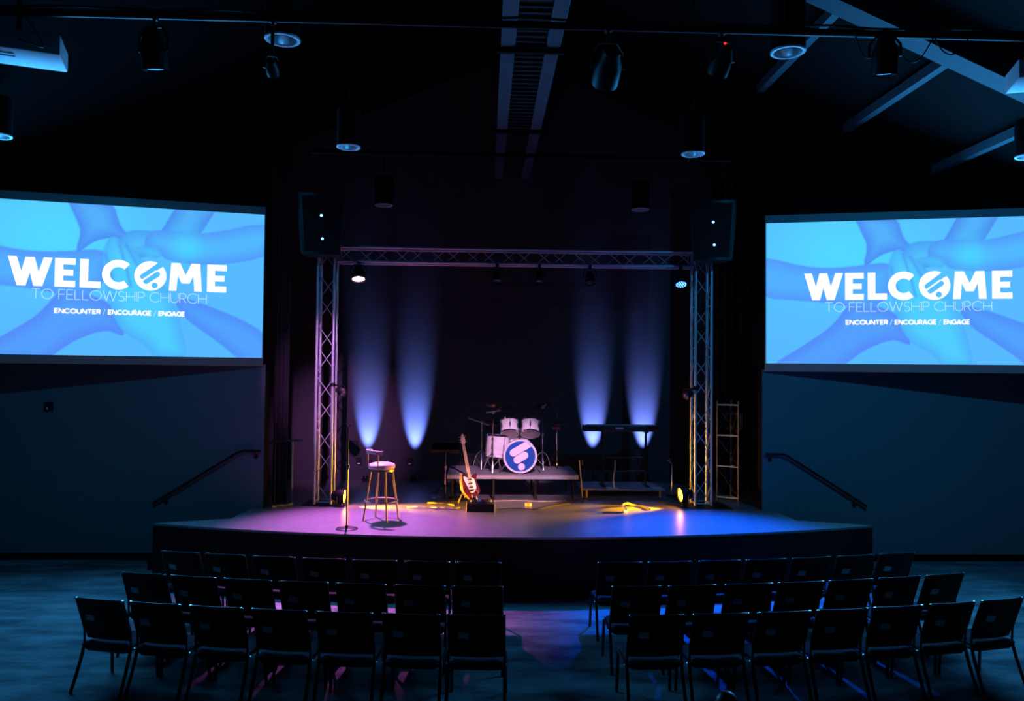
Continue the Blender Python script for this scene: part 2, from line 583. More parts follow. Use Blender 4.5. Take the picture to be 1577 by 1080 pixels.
def picture_mesh():
    nx, nz = 260, 142
    xs = np.linspace(-IW, IW, nx)
    zs = np.linspace(IZ0, IZ1, nz)
    X, Z = np.meshgrid(xs, zs)
    g = np.exp(-((X + 0.9) ** 2 / 1.6 + (Z - 5.0) ** 2 / 0.7))
    img = np.stack([88 - 6 * g, 186 + 30 * g, np.full(X.shape, 255.0)], -1)
    for k, p in POLY.items():
        d = poly_sdf(X, Z, chaikin(p))
        a = np.clip(d / 0.025 + 0.5, 0, 1)[..., None]
        c = np.clip(d / 0.2, 0, 1)[..., None] ** 0.8
        col = np.array(TONE[k][0]) * (1 - c) + np.array(TONE[k][1]) * c
        img = img * (1 - a) + col * a
    for f in FINGERS:
        d = np.minimum.reduce([seg_dist(X, Z, f[i], f[i + 1]) for i in range(len(f) - 1)])
        a = (np.exp(-(d / 0.022) ** 2) * 0.75)[..., None]
        img = img * (1 - a) + np.array((74, 160, 246)) * a
    glow = np.exp(-((X - 0.95) ** 2 / 0.05 + (Z - 4.95) ** 2 / 0.06))[..., None]
    img = img * (1 - 0.6 * glow) + np.array((72, 228, 255)) * 0.6 * glow
    c = img / 255.0
    lin = np.where(c <= 0.04045, c / 12.92, ((c + 0.055) / 1.055) ** 2.4)
    me = bpy.data.meshes.new('picture')
    verts = np.stack([X.ravel(), np.full(X.size, 0.0), Z.ravel() - BZ0], -1)
    idx = np.arange(nx * nz).reshape(nz, nx)
    faces = np.stack([idx[:-1, :-1].ravel(), idx[:-1, 1:].ravel(), idx[1:, 1:].ravel(), idx[1:, :-1].ravel()], -1)
    me.from_pydata(verts.tolist(), [], faces.tolist())
    at = me.color_attributes.new('picture', 'FLOAT_COLOR', 'POINT')
    at.data.foreach_set('color', np.concatenate([lin.reshape(-1, 3), np.ones((nx * nz, 1))], -1).astype(np.float32).ravel())
    me.materials.append(M['picture'])
    return me


# --- lettering: every glyph is a set of flat strokes on the picture plane
def ell(cx, cy, rx, ry, a0, a1, n=20):
    return [(cx + rx * math.cos(R(a0 + (a1 - a0) * k / n)), cy + ry * math.sin(R(a0 + (a1 - a0) * k / n))) for k in range(n + 1)]


def glyph(ch):
    """unit-height glyphs: (advance, strokes); a stroke is a polyline, ('p', x0,y0,x1,y1) a slanted bar"""
    if ch == 'T': return .72, [[(0, 1), (.72, 1)], [(.36, 0), (.36, 1)]]
    if ch == 'O': return .98, [ell(.49, .5, .49, .5, 0, 360, 36)]
    if ch == 'F': return .54, [[(0, 0), (0, 1), (.54, 1)], [(0, .5), (.48, .5)]]
    if ch == 'E': return .56, [[(.56, 1), (0, 1), (0, 0), (.56, 0)], [(0, .5), (.5, .5)]]
    if ch == 'L': return .52, [[(0, 1), (0, 0), (.52, 0)]]
    if ch == 'W': return 1.2, [('p', 0, 1, .3, 0), ('p', .3, 0, .6, 1), ('p', .6, 1, .9, 0), ('p', .9, 0, 1.2, 1)]
    if ch == 'S': return .58, [ell(.3, .745, .26, .255, 35, 270, 16)[:-1] + ell(.29, .245, .28, .245, 90, -145, 16)]
    if ch == 'H': return .76, [[(0, 0), (0, 1)], [(.76, 0), (.76, 1)], [(0, .5), (.76, .5)]]
    if ch == 'I': return .02, [[(.01, 0), (.01, 1)]]
    if ch == 'P': return .56, [[(0, 0), (0, 1), (.3, 1)] + ell(.3, .73, .26, .27, 90, -90, 12) + [(0, .46)]]
    if ch == 'C': return .86, [ell(.5, .5, .5, .5, 44, 316, 30)]
    if ch == 'U': return .7, [[(0, 1), (0, .36)] + ell(.35, .35, .35, .35, 180, 360, 16) + [(.7, 1)]]
    if ch == 'R': return .58, [[(0, 0), (0, 1), (.3, 1)] + ell(.3, .73, .26, .27, 90, -90, 12) + [(0, .46)], [(.3, .46), (.58, 0)]]
    if ch == 'N': return .74, [[(0, 0), (0, 1)], ('p', 0, 1, .74, 0), [(.74, 0), (.74, 1)]]
    if ch == 'G': return .88, [ell(.5, .5, .5, .5, 46, 360, 30)[:-2] + [(.97, .47), (.6, .47)]]
    if ch == 'A': return .84, [('p', 0, 0, .42, 1), ('p', .42, 1, .84, 0), [(.2, .28), (.64, .28)]]
    if ch == '/': return .34, [('s', 0, -.05, .34, 1.05)]
    return .34, []


def ribbon(bm, pts, w, y):
    n = len(pts)
    closed = n > 3 and math.hypot(pts[0][0] - pts[-1][0], pts[0][1] - pts[-1][1]) < 1e-6
    L, Rr = [], []
    for i, p in enumerate(pts):
        a = pts[i - 1] if i > 0 else (pts[-2] if closed else None)
        b = pts[i + 1] if i < n - 1 else (pts[1] if closed else None)
        d1 = Vector((p[0] - a[0], p[1] - a[1])).normalized() if a else None
        d2 = Vector((b[0] - p[0], b[1] - p[1])).normalized() if b else None
        d1 = d1 or d2
        d2 = d2 or d1
        n1, n2 = Vector((-d1.y, d1.x)), Vector((-d2.y, d2.x))
        m = (n1 + n2)
        m = m.normalized() if m.length > 1e-4 else n1
        k = w / 2 / max(0.4, m.dot(n1))
        L.append(bm.verts.new((p[0] + m.x * k, y, p[1] + m.y * k)))
        Rr.append(bm.verts.new((p[0] - m.x * k, y, p[1] - m.y * k)))
    for i in range(n - 1):
        bm.faces.new((L[i], L[i + 1], Rr[i + 1], Rr[i]))


def slant(bm, x0, z0, x1, z1, w, y):
    bm.faces.new([bm.verts.new((x, y, z)) for x, z in ((x0 - w / 2, z0), (x0 + w / 2, z0), (x1 + w / 2, z1), (x1 - w / 2, z1))])


def write(bm, text, x0, x1, zb, zt, weight, gap, y, slash_bm=None, slash_w=None):
    """set text between x0..x1; stroke weight relative to the letter height"""
    H = zt - zb
    ws, x = [], 0.0
    for c in text:
        a, st = glyph(c)
        ws.append((x, st, c))
        x += a + (gap if c != ' ' else 0)
    total = x - gap
    w = weight * H
    sx = (x1 - x0 - w) / total
    for (gx, st, c) in ws:
        for s_ in st:
            X = lambda q: x0 + w / 2 + (gx + q) * sx
            Z = lambda q: zb + w / 2 + q * (H - w)
            if isinstance(s_, tuple):
                _, a, b, c2, d = s_
                if s_[0] == 's':
                    slant(slash_bm or bm, X(a), Z(b), X(c2), Z(d), slash_w or w, y)
                else:
                    zz = lambda q: zb + q * H
                    slant(bm, X(a), zz(b), X(c2), zz(d), w * 1.12, y)
            else:
                ribbon(bm, [(X(a), Z(b)) for a, b in s_], w, y)


def capsule(bm, a, b, r, y, n=14):
    ax, az = a
    bx, bz = b
    t = math.atan2(bz - az, bx - ax)
    pts = [(bx + r * math.cos(t - PI / 2 + PI * k / n), bz + r * math.sin(t - PI / 2 + PI * k / n)) for k in range(n + 1)]
    pts += [(ax + r * math.cos(t + PI / 2 + PI * k / n), az + r * math.sin(t + PI / 2 + PI * k / n)) for k in range(n + 1)]
    bm.faces.new([bm.verts.new((x, y, z)) for x, z in pts])


PIC = picture_mesh()


def lettering():
    y = -0.0015
    zb, zt = 4.25 - BZ0, 4.685 - BZ0
    H = zt - zb
    w = 0.125
    bm = new()
    # W
    for a, b in (((-1.45, zt), (-1.325, zb)), ((-1.325, zb), (-1.215, zt)), ((-1.215, zt), (-1.105, zb)), ((-1.105, zb), (-0.975, zt))):
        slant(bm, a[0], a[1], b[0], b[1], 0.118, y)

    def bx(x0, x1, z0, z1):
        bm.faces.new([bm.verts.new((x, y, z)) for x, z in ((x0, z0), (x1, z0), (x1, z1), (x0, z1))])

    def big_e(x0, x1):
        bx(x0, x0 + 0.115, zb, zt)
        bx(x0 + 0.115, x1, zb, zb + 0.095)
        bx(x0 + 0.115, x1, zt - 0.095, zt)
        bx(x0 + 0.115, x1 - 0.03, zb + H / 2 - 0.045, zb + H / 2 + 0.045)
    big_e(-0.885, -0.605)
    bx(-0.545, -0.43, zb, zt)
    bx(-0.43, -0.26, zb, zb + 0.1)
    cx, cz = -0.015, (zb + zt) / 2
    ribbon(bm, [(cx + 0.172 * math.cos(R(a)), cz + 0.172 * math.sin(R(a))) for a in range(46, 316, 6)], 0.112, y)
    # O as a disc
    ox, oz = 0.435, cz
    bm.faces.new([bm.verts.new((ox + 0.228 * math.cos(R(a)), y, oz + 0.228 * math.sin(R(a)))) for a in range(0, 360, 6)])
    # M
    bx(0.70, 0.70 + 0.001, zb, zb + 0.001)
    slant(bm, 0.755, zb, 0.785, zt, 0.11, y)
    slant(bm, 1.125, zb, 1.095, zt, 0.11, y)
    slant(bm, 0.80, zt, 0.94, zb + 0.12, 0.115, y)
    slant(bm, 0.94, zb + 0.12, 1.08, zt, 0.115, y)
    big_e(1.255, 1.54)
    cut = new()
    y2 = y - 0.001
    capsule(cut, (ox - 0.105, oz - 0.015), (ox + 0.115, oz + 0.16), 0.042, y2)
    cut.faces.new([cut.verts.new((ox + p, y2, oz + q)) for p, q in ((0.085, 0.19), (0.145, 0.125), (0.19, 0.16), (0.12, 0.225))])
    capsule(cut, (ox - 0.06, oz - 0.085), (ox + 0.095, oz + 0.03), 0.042, y2)
    cut.faces.new([cut.verts.new((ox + 0.062 + 0.045 * math.cos(R(a)), y2, oz - 0.145 + 0.045 * math.sin(R(a)))) for a in range(0, 360, 15)])
    bar = new()
    y3 = y2 - 0.001
    capsule(bar, (ox - 0.10, oz - 0.06), (ox + 0.075, oz + 0.075), 0.012, y3)
    thin = new()
    write(thin, 'TO FELLOWSHIP CHURCH', -1.19, 1.255, 4.06 - BZ0, 4.215 - BZ0, 0.06, .15, y)
    motto = []
    for wd, xa, xb in (('ENCOUNTER', -0.88, -0.245), ('ENCOURAGE', -0.15, 0.465), ('ENGAGE', 0.56, 0.945)):
        mb = new()
        write(mb, wd, xa, xb, 3.85 - BZ0, 3.93 - BZ0, 0.24, .22, y)
        motto.append(mb)
    sl = []
    for xa in (-0.215, 0.495):
        mb = new()
        slant(mb, xa, 3.845 - BZ0, xa + 0.03, 3.935 - BZ0, 0.009, y)
        sl.append(mb)
    return bm, cut, bar, thin, motto, sl


def screen(side):
    a = R(13.7)
    d = Vector((side * math.cos(a), -math.sin(a), 0))
    c = Vector((side * 4.03, 12.60, 0)) + d * 2.15
    t = thing('projection_screen',
              'wide blue projection screen on the %s reading WELCOME above the %s handrail' % (('left', 'left') if side < 0 else ('right', 'right')),
              'screen', (c.x, c.y, BZ0), -side * a, 'welcome screens')
    bm = new()
    box(bm, -BW, BW, 0.003, 0.06, 0, BZ1 - BZ0)
    for xx in (-1.95, 1.95):        # struts back to the wall
        depth = 0.06 + max(0.02, math.sin(a) * (2.15 - side * -xx) if False else 0.05)
        box(bm, xx - 0.04, xx + 0.04, 0.06, depth, 0.6, 2.0)
    obj('screen_board', bm, 'screen_edge', t, smooth=0)
    p = bpy.data.objects.new('projected_picture', PIC)
    COL.objects.link(p)
    p.parent = t
    b = lettering()
    obj('welcome_lettering', b[0], 'e_white', t, smooth=0)
    obj('emblem_cutout', b[1], 'e_cut', t, smooth=0)
    obj('emblem_bar', b[2], 'e_white', t, smooth=0)
    obj('church_lettering', b[3], 'e_thin', t, smooth=0)
    for mb in b[4]:
        obj('motto_word', mb, 'e_white', t, smooth=0)
    for mb in b[5]:
        obj('motto_slash', mb, 'e_thin', t, smooth=0)
    # added area lamp over the screen's face, boosting its own weaker glow
    f = Vector((-side * math.sin(a), -math.cos(a), 0))
    add_light('screen_light', 'AREA', c + f * 0.03 + Vector((0, 0, (IZ0 + IZ1) / 2)), c + f * 3 + Vector((0, 0, (IZ0 + IZ1) / 2)),
              P_SCREEN, (0.03, 0.40, 1.0), t, shape='RECTANGLE', size=4.2, size_y=2.3)


screen(-1)
screen(1)

# ================================================================== HANDRAILS ON THE WALLS
for s in (-1, 1):
    t = thing('handrail', 'black sloping wall handrail beside the %s stage steps' % ('left' if s < 0 else 'right'), 'handrail', (s * 4.9, WY, 0), 0, 'stage step handrails')
    bm = new()
    y = -0.075
    P = [(s * (5.74 - 4.9), y, 0.90), (s * (4.42 - 4.9), y, 1.72), (s * (4.33 - 4.9), y, 1.745), (s * (4.06 - 4.9), y, 1.745)]
    tube(bm, P, 0.021, 10)
    obj('rail', bm, 'black_metal', t)
    for (x, z) in ((5.56, 0.985), (4.16, 1.72)):
        bm = new()
        xx = s * (x - 4.9)
        tube(bm, bez([(xx, y, z), (xx, y, z - 0.06), (xx, -0.012, z - 0.075)], 4), 0.009, 6)
        lathe(bm, [(0, 0), (0.035, 0), (0.035, 0.012), (0, 0.012)], (xx, -0.0005, z - 0.075), (0, -1, 0), 12)
        obj('bracket', bm, 'black_metal', t)

# ================================================================== CHAIRS


def make_chair():
    t = thing('stacking_chair', '', 'chair')
    bm = new()      # seat: domed cushion with rounded waterfall front
    nx, ny = 12, 12
    top, bot = [], []
    for j in range(ny + 1):
        for i in range(nx + 1):
            u, v = i / nx * 2 - 1, j / ny * 2 - 1
            w = 0.235 - 0.012 * (v < -0.9)
            e = max(abs(u) ** 6, abs(v) ** 6)
            x, yy = u * w, 0.015 + v * 0.225
            top.append(bm.verts.new((x, yy, 0.455 - 0.03 * e - 0.012 * max(0, v) ** 2 * v)))
            bot.append(bm.verts.new((x * 0.98, yy * 0.98, 0.413)))
    ix = lambda i, j: j * (nx + 1) + i
    for j in range(ny):
        for i in range(nx):
            bm.faces.new((top[ix(i, j)], top[ix(i + 1, j)], top[ix(i + 1, j + 1)], top[ix(i, j + 1)]))
            bm.faces.new((bot[ix(i, j)], bot[ix(i, j + 1)], bot[ix(i + 1, j + 1)], bot[ix(i + 1, j)]))
    edge = [ix(i, 0) for i in range(nx)] + [ix(nx, j) for j in range(ny)] + [ix(i, ny) for i in range(nx, 0, -1)] + [ix(0, j) for j in range(ny, 0, -1)]
    for k in range(len(edge)):
        a, b = edge[k], edge[(k + 1) % len(edge)]
        bm.faces.new((top[a], bot[a], bot[b], top[b]))
    obj('seat', bm, 'seat', t, smooth=50)
    bm = new()      # black pan bulging under the cushion
    rings = []
    for (f, z) in ((1.0, 0.414), (0.99, 0.39), (0.9, 0.36), (0.6, 0.337), (0.25, 0.33)):
        rings.append([bm.verts.new((0.232 * f * sx, 0.015 + 0.22 * f * sy, z)) for sx, sy in
                      [(-1, -0.85), (-0.85, -1), (0, -1), (0.85, -1), (1, -0.85), (1, 0), (1, 0.85), (0.85, 1), (0, 1), (-0.85, 1), (-1, 0.85), (-1, 0)]])
    for A_, B_ in zip(rings, rings[1:]):
        for k in range(12):
            bm.faces.new((A_[k], A_[(k + 1) % 12], B_[(k + 1) % 12], B_[k]))
    bm.faces.new(rings[0]); bm.faces.new(rings[-1])
    obj('seat_pan', bm, 'back', t, smooth=60)
    lean = lambda z: -0.165 - 0.135 * (z - 0.5) / 0.37
    bm = new()      # backrest: gently dished panel
    nz = 10
    F, B = [], []
    for j in range(nz + 1):
        for i in range(nx + 1):
            u, v = i / nx * 2 - 1, j / nz
            z = 0.466 + v * 0.404
            e = max(abs(u) ** 8, abs(2 * v - 1) ** 8)
            yb = lean(z) + 0.022 * u * u
            F.append(bm.verts.new((u * 0.226, yb + 0.026 * (1 - e * 0.8), z)))
            B.append(bm.verts.new((u * 0.226, yb - 0.020 * (1 - e * 0.8), z)))
    for j in range(nz):
        for i in range(nx):
            bm.faces.new((F[ix(i, j)], F[ix(i, j + 1)], F[ix(i + 1, j + 1)], F[ix(i + 1, j)]))
            bm.faces.new((B[ix(i, j)], B[ix(i + 1, j)], B[ix(i + 1, j + 1)], B[ix(i, j + 1)]))
    edge = [ix(i, 0) for i in range(nx)] + [ix(nx, j) for j in range(nz)] + [ix(i, nz) for i in range(nx, 0, -1)] + [ix(0, j) for j in range(nz, 0, -1)]
    for k in range(len(edge)):
        a, b = edge[k], edge[(k + 1) % len(edge)]
        bm.faces.new((F[a], B[a], B[b], F[b]))
    bk = obj('backrest', bm, 'back', t, smooth=50)
    bm = new()      # card on the rear of the back
    zc = 0.69
    card = [(-0.158, zc - 0.026), (-0.068, zc - 0.036), (-0.062, zc + 0.026), (-0.15, zc + 0.036)]
    prism(bm, card, lambda a, b: Vector((a, lean(b) + 0.022 * (a / .226) ** 2 - 0.0215, b)), lambda a, b: Vector((a, lean(b) + 0.022 * (a / .226) ** 2 - 0.0255, b)))
    o = obj('back_card', bm, 'card', bk, smooth=0)
    o['label'] = 'small pale card on the rear of the backrest'
    for s in (-1, 1):
        bm = new()
        tube(bm, bez([(s * 0.236, 0.205, 0.395), (s * 0.238, 0.215, 0.28), (s * 0.243, 0.235, 0.0)], 3), 0.015, 8)
        obj('leg', bm, 'frame', t)
        bm = new()
        tube(bm, bez([(s * 0.238, -0.155, 0.42), (s * 0.24, -0.20, 0.27), (s * 0.246, -0.31, 0.0)], 3), 0.015, 8)
        obj('leg', bm, 'frame', t)
        bm = new()
        lathe(bm, [(0, 0), (0.014, 0), (0.016, 0.008), (0.012, 0.016), (0, 0.018)], (s * 0.232, lean(0.87) + 0.022, 0.868), (0, 0, 1), 10)
        obj('corner_cap', bm, 'chrome', t)
        bm = new()      # ganging bracket at seat height
        tube(bm, bez([(s * 0.245, -0.10, 0.402), (s * 0.256, -0.10, 0.402), (s * 0.26, -0.13, 0.402), (s * 0.256, -0.16, 0.402), (s * 0.247, -0.16, 0.402)], 3), 0.005, 6)
        obj('link_bracket', bm, 'chrome', t)
    bm = new()
    tube(bm, [(-0.237, -0.165, 0.397), (-0.237, 0.205, 0.39), (0.237, 0.205, 0.39), (0.237, -0.165, 0.397)], 0.012, 8)
    tube(bm, [(-0.237, -0.15, 0.395), (0.237, -0.15, 0.395)], 0.011, 8)
    obj('seat_frame', bm, 'frame', t)
    bm = new()
    pts = [(-0.238, -0.155, 0.405), (-0.236, lean(0.56) + 0.022, 0.56), (-0.234, lean(0.87) + 0.022, 0.866)]
    for k in range(9):
        u = -0.9 + 1.8 * k / 8
        pts.append((u * 0.232, lean(0.875) + 0.022 * u * u, 0.876))
    pts += [(0.234, lean(0.87) + 0.022, 0.866), (0.236, lean(0.56) + 0.022, 0.56), (0.238, -0.155, 0.405)]
    tube(bm, pts, 0.0105, 8)
    obj('back_frame', bm, 'frame', t)
    for o in list(t.children) + list(bk.children):      # a little wider
        for v in o.data.vertices:
            v.co.x *= 1.06
    return t


chair0 = make_chair()
first = True
ORD = ['aisle-end', 'second', 'third', 'fourth', 'fifth', 'sixth', 'outermost']
ROWN = {0: 'front row', 1: 'middle row', 2: 'rear row'}
XL = [-0.57, -1.15, -1.75, -2.34, -2.93, -3.52, -4.08]
XR = [1.05, 1.63, 2.23, 2.80, 3.37, 3.95, 4.52]
for row, y0 in ((2, 6.93), (1, 7.87), (0, 8.86)):
    for blk, xs in (('left', XL), ('right', XR)):
        for i, x in enumerate(xs):
            k = 0.0272
            yb = y0 + k * (x - 0.22) ** 2
            rz = math.atan(2 * k * (x - 0.22)) + random.uniform(-0.02, 0.02)
            # the top of the back stands at (x, yb): move the base forward by the lean
            bx, by = x - math.sin(rz) * 0.29, yb + math.cos(rz) * 0.29
            if i == 0:
                lab = 'black stacking chair at the centre aisle end of the %s, %s block' % (ROWN[row], blk)
            elif i == 6:
                lab = 'black stacking chair at the outer end of the %s, %s block' % (ROWN[row], blk)
            else:
                lab = 'black stacking chair %s from the centre aisle in the %s, %s block' % (ORD[i], ROWN[row], blk)
            if first:
                chair0.location = (bx, by, 0)
                chair0.rotation_euler = (0, 0, rz)
                chair0['label'] = lab
                chair0['group'] = 'audience chairs'
                first = False
            else:
                dup(chair0, (bx, by, 0), rz, lab, 'audience chairs')

# ================================================================== TRUSS GOALPOST
TY = 13.16


def truss(name, label, p0, p1, size, group, cell=0.42):
    """square box truss from p0 to p1"""
    t = thing(name, label, 'truss', p0, 0, group)
    p0, p1 = Vector(p0), Vector(p1)
    L = (p1 - p0).length
    a = (p1 - p0).normalized()
    yv = Vector((0, 1, 0))
    xv = a.cross(yv).normalized()
    h = size / 2 - 0.025
    cs = [(xv * sx + yv * sy) * h for sx, sy in ((-1, -1), (1, -1), (1, 1), (-1, 1))]
    for c in cs:
        bm = new()
        tube(bm, [c, c + a * L], 0.025, 12)
        obj('chord', bm, 'alu', t)
    n = max(1, round(L / cell))
    for k in range(4):
        c0, c1 = cs[k], cs[(k + 1) % 4]
        bm = new()
        for i in range(n):
            s0, s1 = L * (i + 0.06) / n, L * (i + 0.94) / n
            b0, b1 = (c0, c1) if i % 2 == 0 else (c1, c0)
            tube(bm, [b0 + a * s0, b1 + a * s1], 0.009, 6)
        for s0 in (0.03, L - 0.03):
            tube(bm, [c0 + a * s0, c1 + a * s0], 0.011, 6)
        obj('lattice', bm, 'alu', t)
    return t


bm = new()
box(bm, -3.48, -2.86, TY - 0.3, TY + 0.3, STZ, STZ + 0.012, 0.004, 1)
tag(obj('base_plate', bm, 'black_metal'), 'thin black steel plate under the foot of the left truss tower', 'base plate')
bm = new()
box(bm, 2.86, 3.58, TY - 0.42, TY + 0.3, STZ, STZ + 0.012, 0.004, 1)
tag(obj('base_plate', bm, 'black_metal'), 'thin black steel plate under the foot of the right truss tower', 'base plate')
truss('truss_tower', 'silver box truss tower on the left of the stage, lit pink', (-3.17, TY, STZ + 0.012), (-3.17, TY, 5.12), 0.32, 'truss arch')
truss('truss_tower', 'silver box truss tower on the right of the stage, lit blue and amber', (3.17, TY, STZ + 0.012), (3.17, TY, 5.12), 0.32, 'truss arch')
truss('truss_beam', 'horizontal silver box truss beam across the top of the stage', (-3.0, TY, 4.98), (3.0, TY, 4.98), 0.29, 'truss arch', 0.3)

# ================================================================== HANGING LOUDSPEAKERS
for s in (-1, 1):
    t = thing('loudspeaker', 'black tapered loudspeaker hanging in front of the %s end of the truss beam' % ('left' if s < 0 else 'right'), 'loudspeaker', (s * 3.16, 12.55, 4.87), -s * 0.18, 'hanging loudspeakers')
    bm = new()
    pl = lambda w, d, z: [(-w, -d, z), (w, -d, z), (w, d, z), (-w, d, z)]
    rows = []
    for k in range(9):
        v = k / 8
        w = 0.30 + 0.06 * math.sin(v * PI * 0.55)
        dd = 0.17 + 0.10 * v
        rows.append([bm.verts.new((sx * w, y, 0.95 * v)) for sx, y in ((-1, -dd), (-0.9, -dd - 0.02), (0.9, -dd - 0.02), (1, -dd))] + [bm.verts.new((0.72 * w, 0.22, 0.95 * v)), bm.verts.new((-0.72 * w, 0.22, 0.95 * v))])
    for A, B in zip(rows, rows[1:]):
        for k in range(6):
            bm.faces.new((A[k], A[(k + 1) % 6], B[(k + 1) % 6], B[k]))
    bm.faces.new(rows[0][::-1])
    bm.faces.new(rows[-1])
    obj('cabinet', bm, 'plastic', t)
    bm = new()
    A = [bm.verts.new((x, y, z)) for x, y, z in ((-0.25, -0.197, 0.05), (0.25, -0.197, 0.05), (0.3, -0.289, 0.9), (-0.3, -0.289, 0.9))]
    B = [bm.verts.new((v.co.x, v.co.y - 0.012, v.co.z)) for v in A]
    bm.faces.new(A[::-1]); bm.faces.new(B)
    for k in range(4):
        bm.faces.new((A[k], A[(k + 1) % 4], B[(k + 1) % 4], B[k]))
    obj('grille', bm, 'grille', t, smooth=0)
    for (x, z) in ((0.0, 0.60), (0.02, 0.24)):
        bm = new()
        yy = -0.19 - 0.108 * z - 0.014
        lathe(bm, [(0, 0.0), (0.022, 0.0), (0.02, 0.012), (0, 0.018)], (x, yy, z), (0, -1, 0), 12)
        obj('indicator_light', bm, 'e_led', t)
    for x in (-0.2, 0.2):
        bm = new()
        top = roof_z(3.16) - 4.87 - 0.1
        tube(bm, [(x, 0, 0.93), (x, 0, top)], 0.006, 6)
        obj('hanging_cable', bm, 'black_metal', t)

# ================================================================== LIGHT FIXTURES


def par(name, label, cat, pos, target, r=0.09, L=0.24, lens='lens_dark', hang=None, floor=False, group=None, power=0, color=(1, 1, 1),
        angle=60, blend=0.5, soft=0.05, leds=False, body='black_metal'):
    """lamp can with yoke and clamp; pos is the centre of the lens"""
    pos, target = Vector(pos), Vector(target)
    d = (target - pos).normalized()
    t = thing(name, label, cat, pos, 0, group)
    bm = new()
    lathe(bm, [(r * 0.92, -0.015), (r, 0.012), (r, -0.02), (r * 0.98, -L * 0.55), (r * 0.72, -L * 0.8), (r * 0.62, -L), (0, -L)], (0, 0, 0), d, 20)
    obj('can', bm, body, t)
    bm = new()
    lathe(bm, [(r * 0.93, -0.012), (r * 0.6, 0.0), (0, 0.006)], (0, 0, 0), d, 20)
    obj('lens', bm, lens, t)
    if leds:
        bm = new()
        a, u, v = frame_of(d)
        for ring, n in ((0.0, 1), (0.38, 6), (0.75, 12)):
            for k in range(n):
                q = (u * math.cos(2 * PI * k / n) + v * math.sin(2 * PI * k / n)) * ring * r + a * 0.004
                lathe(bm, [(0.013, 0.0), (0.011, 0.008), (0, 0.010)], q, d, 8)
        obj('led_cluster', bm, 'e_bluew', t)
    side = d.cross(Vector((0, 0, 1)))
    side = side.normalized() if side.length > 0.1 else Vector((1, 0, 0))
    mid = -d * L * 0.45
    up = Vector((0, 0, -1 if floor else 1))
    hh = (abs(hang - pos.z - mid.z) if hang is not None else r * 1.7)
    bm = new()
    k0 = min(hh * 0.8, r * 1.9) if not floor else hh
    pts = [mid + side * r * 1.03, mid + side * r * 1.2, mid + side * r * 1.2 + up * k0 * 0.6, mid + side * r * 0.7 + up * k0,
           mid - side * r * 0.7 + up * k0, mid - side * r * 1.2 + up * k0 * 0.6, mid - side * r * 1.2, mid - side * r * 1.03]
    tube(bm, pts, 0.011, 6)
    obj('yoke', bm, body, t)
    if hang is not None and not floor:
        bm = new()
        top = Vector((mid.x, mid.y, mid.z + hh))
        tube(bm, [mid + up * k0, top - Vector((0, 0, 0.03))], 0.014, 8)
        box(bm, top.x - 0.025, top.x + 0.025, top.y - 0.03, top.y + 0.03, top.z - 0.05, top.z + 0.02, 0.005, 1)
        obj('clamp', bm, body, t)
    if power:
        add_light(name + '_light', 'SPOT', pos + d * 0.03, target, power, color, t, spot_size=R(angle), spot_blend=blend, shadow_soft_size=soft)
    return t


BZ = 4.83
par('stage_lamp', 'glowing pink stage lamp under the left end of the truss beam', 'stage light', (-2.62, 12.93, 4.55), (-2.25, 11.35, STZ), 0.11, 0.22,
    'e_pink', hang=BZ, power=P_PINK, color=(0.86, 0.19, 1.0), angle=60, blend=1.0, soft=0.08)
par('stage_lamp', 'glowing blue diode stage lamp under the right end of the truss beam', 'stage light', (2.76, 12.93, 4.54), (2.6, 10.95, STZ), 0.10, 0.2,
    'e_blue', hang=BZ, power=P_BLUE, color=(0.002, 0.085, 1.0), angle=56, blend=1.0, soft=0.07, leds=True)
for x, lab in ((-0.33, 'left of the stage centre line'), (0.38, 'above the drum kit'), (1.23, 'right of the drum kit')):
    par('stage_lamp', 'unlit black stage lamp hanging under the truss beam %s' % lab, 'stage light', (x, 12.98, 4.55), (x - 0.1, 11.4, STZ), 0.085, 0.2,
        'lens_dark', hang=BZ)
# amber floor lamps by the feet of the towers
par('floor_lamp', 'amber floor lamp glowing beside the foot of the left truss tower', 'stage light', (-2.78, 12.86, 0.985), (-0.8, 12.65, 0.86), 0.115, 0.2,
    'e_amber', floor=True, hang=STZ + 0.012, power=P_AMBER, color=(1.0, 0.40, 0.0), angle=56, blend=1.0, soft=0.06)
par('floor_lamp', 'amber floor lamp glowing beside the foot of the right truss tower', 'stage light', (2.74, 12.86, 1.035), (0.8, 12.52, 0.86), 0.115, 0.2,
    'e_amber', floor=True, hang=STZ + 0.012, power=P_AMBER, color=(1.0, 0.40, 0.0), angle=56, blend=1.0, soft=0.06)
# uplights along the back wall
for x, lab in ((-2.87, 'nearest the left truss tower'), (-1.92, 'behind the bar stool'), (1.72, 'behind the left end of the keyboard'), (2.76, 'behind the right end of the keyboard')):
    pz = 0.93 if x < 0 else 0.98
    par('uplight', 'small floor uplight by the back wall, %s' % lab, 'stage light', (x, 15.69, pz), (x, 15.69 + math.tan(R(16)), pz + 1.0), 0.05, 0.09,
        'e_uv', floor=True, hang=STZ, group='back wall uplights', power=P_UP, color=(0.17, 0.27, 1.0), angle=29, blend=1.0, soft=0.03)
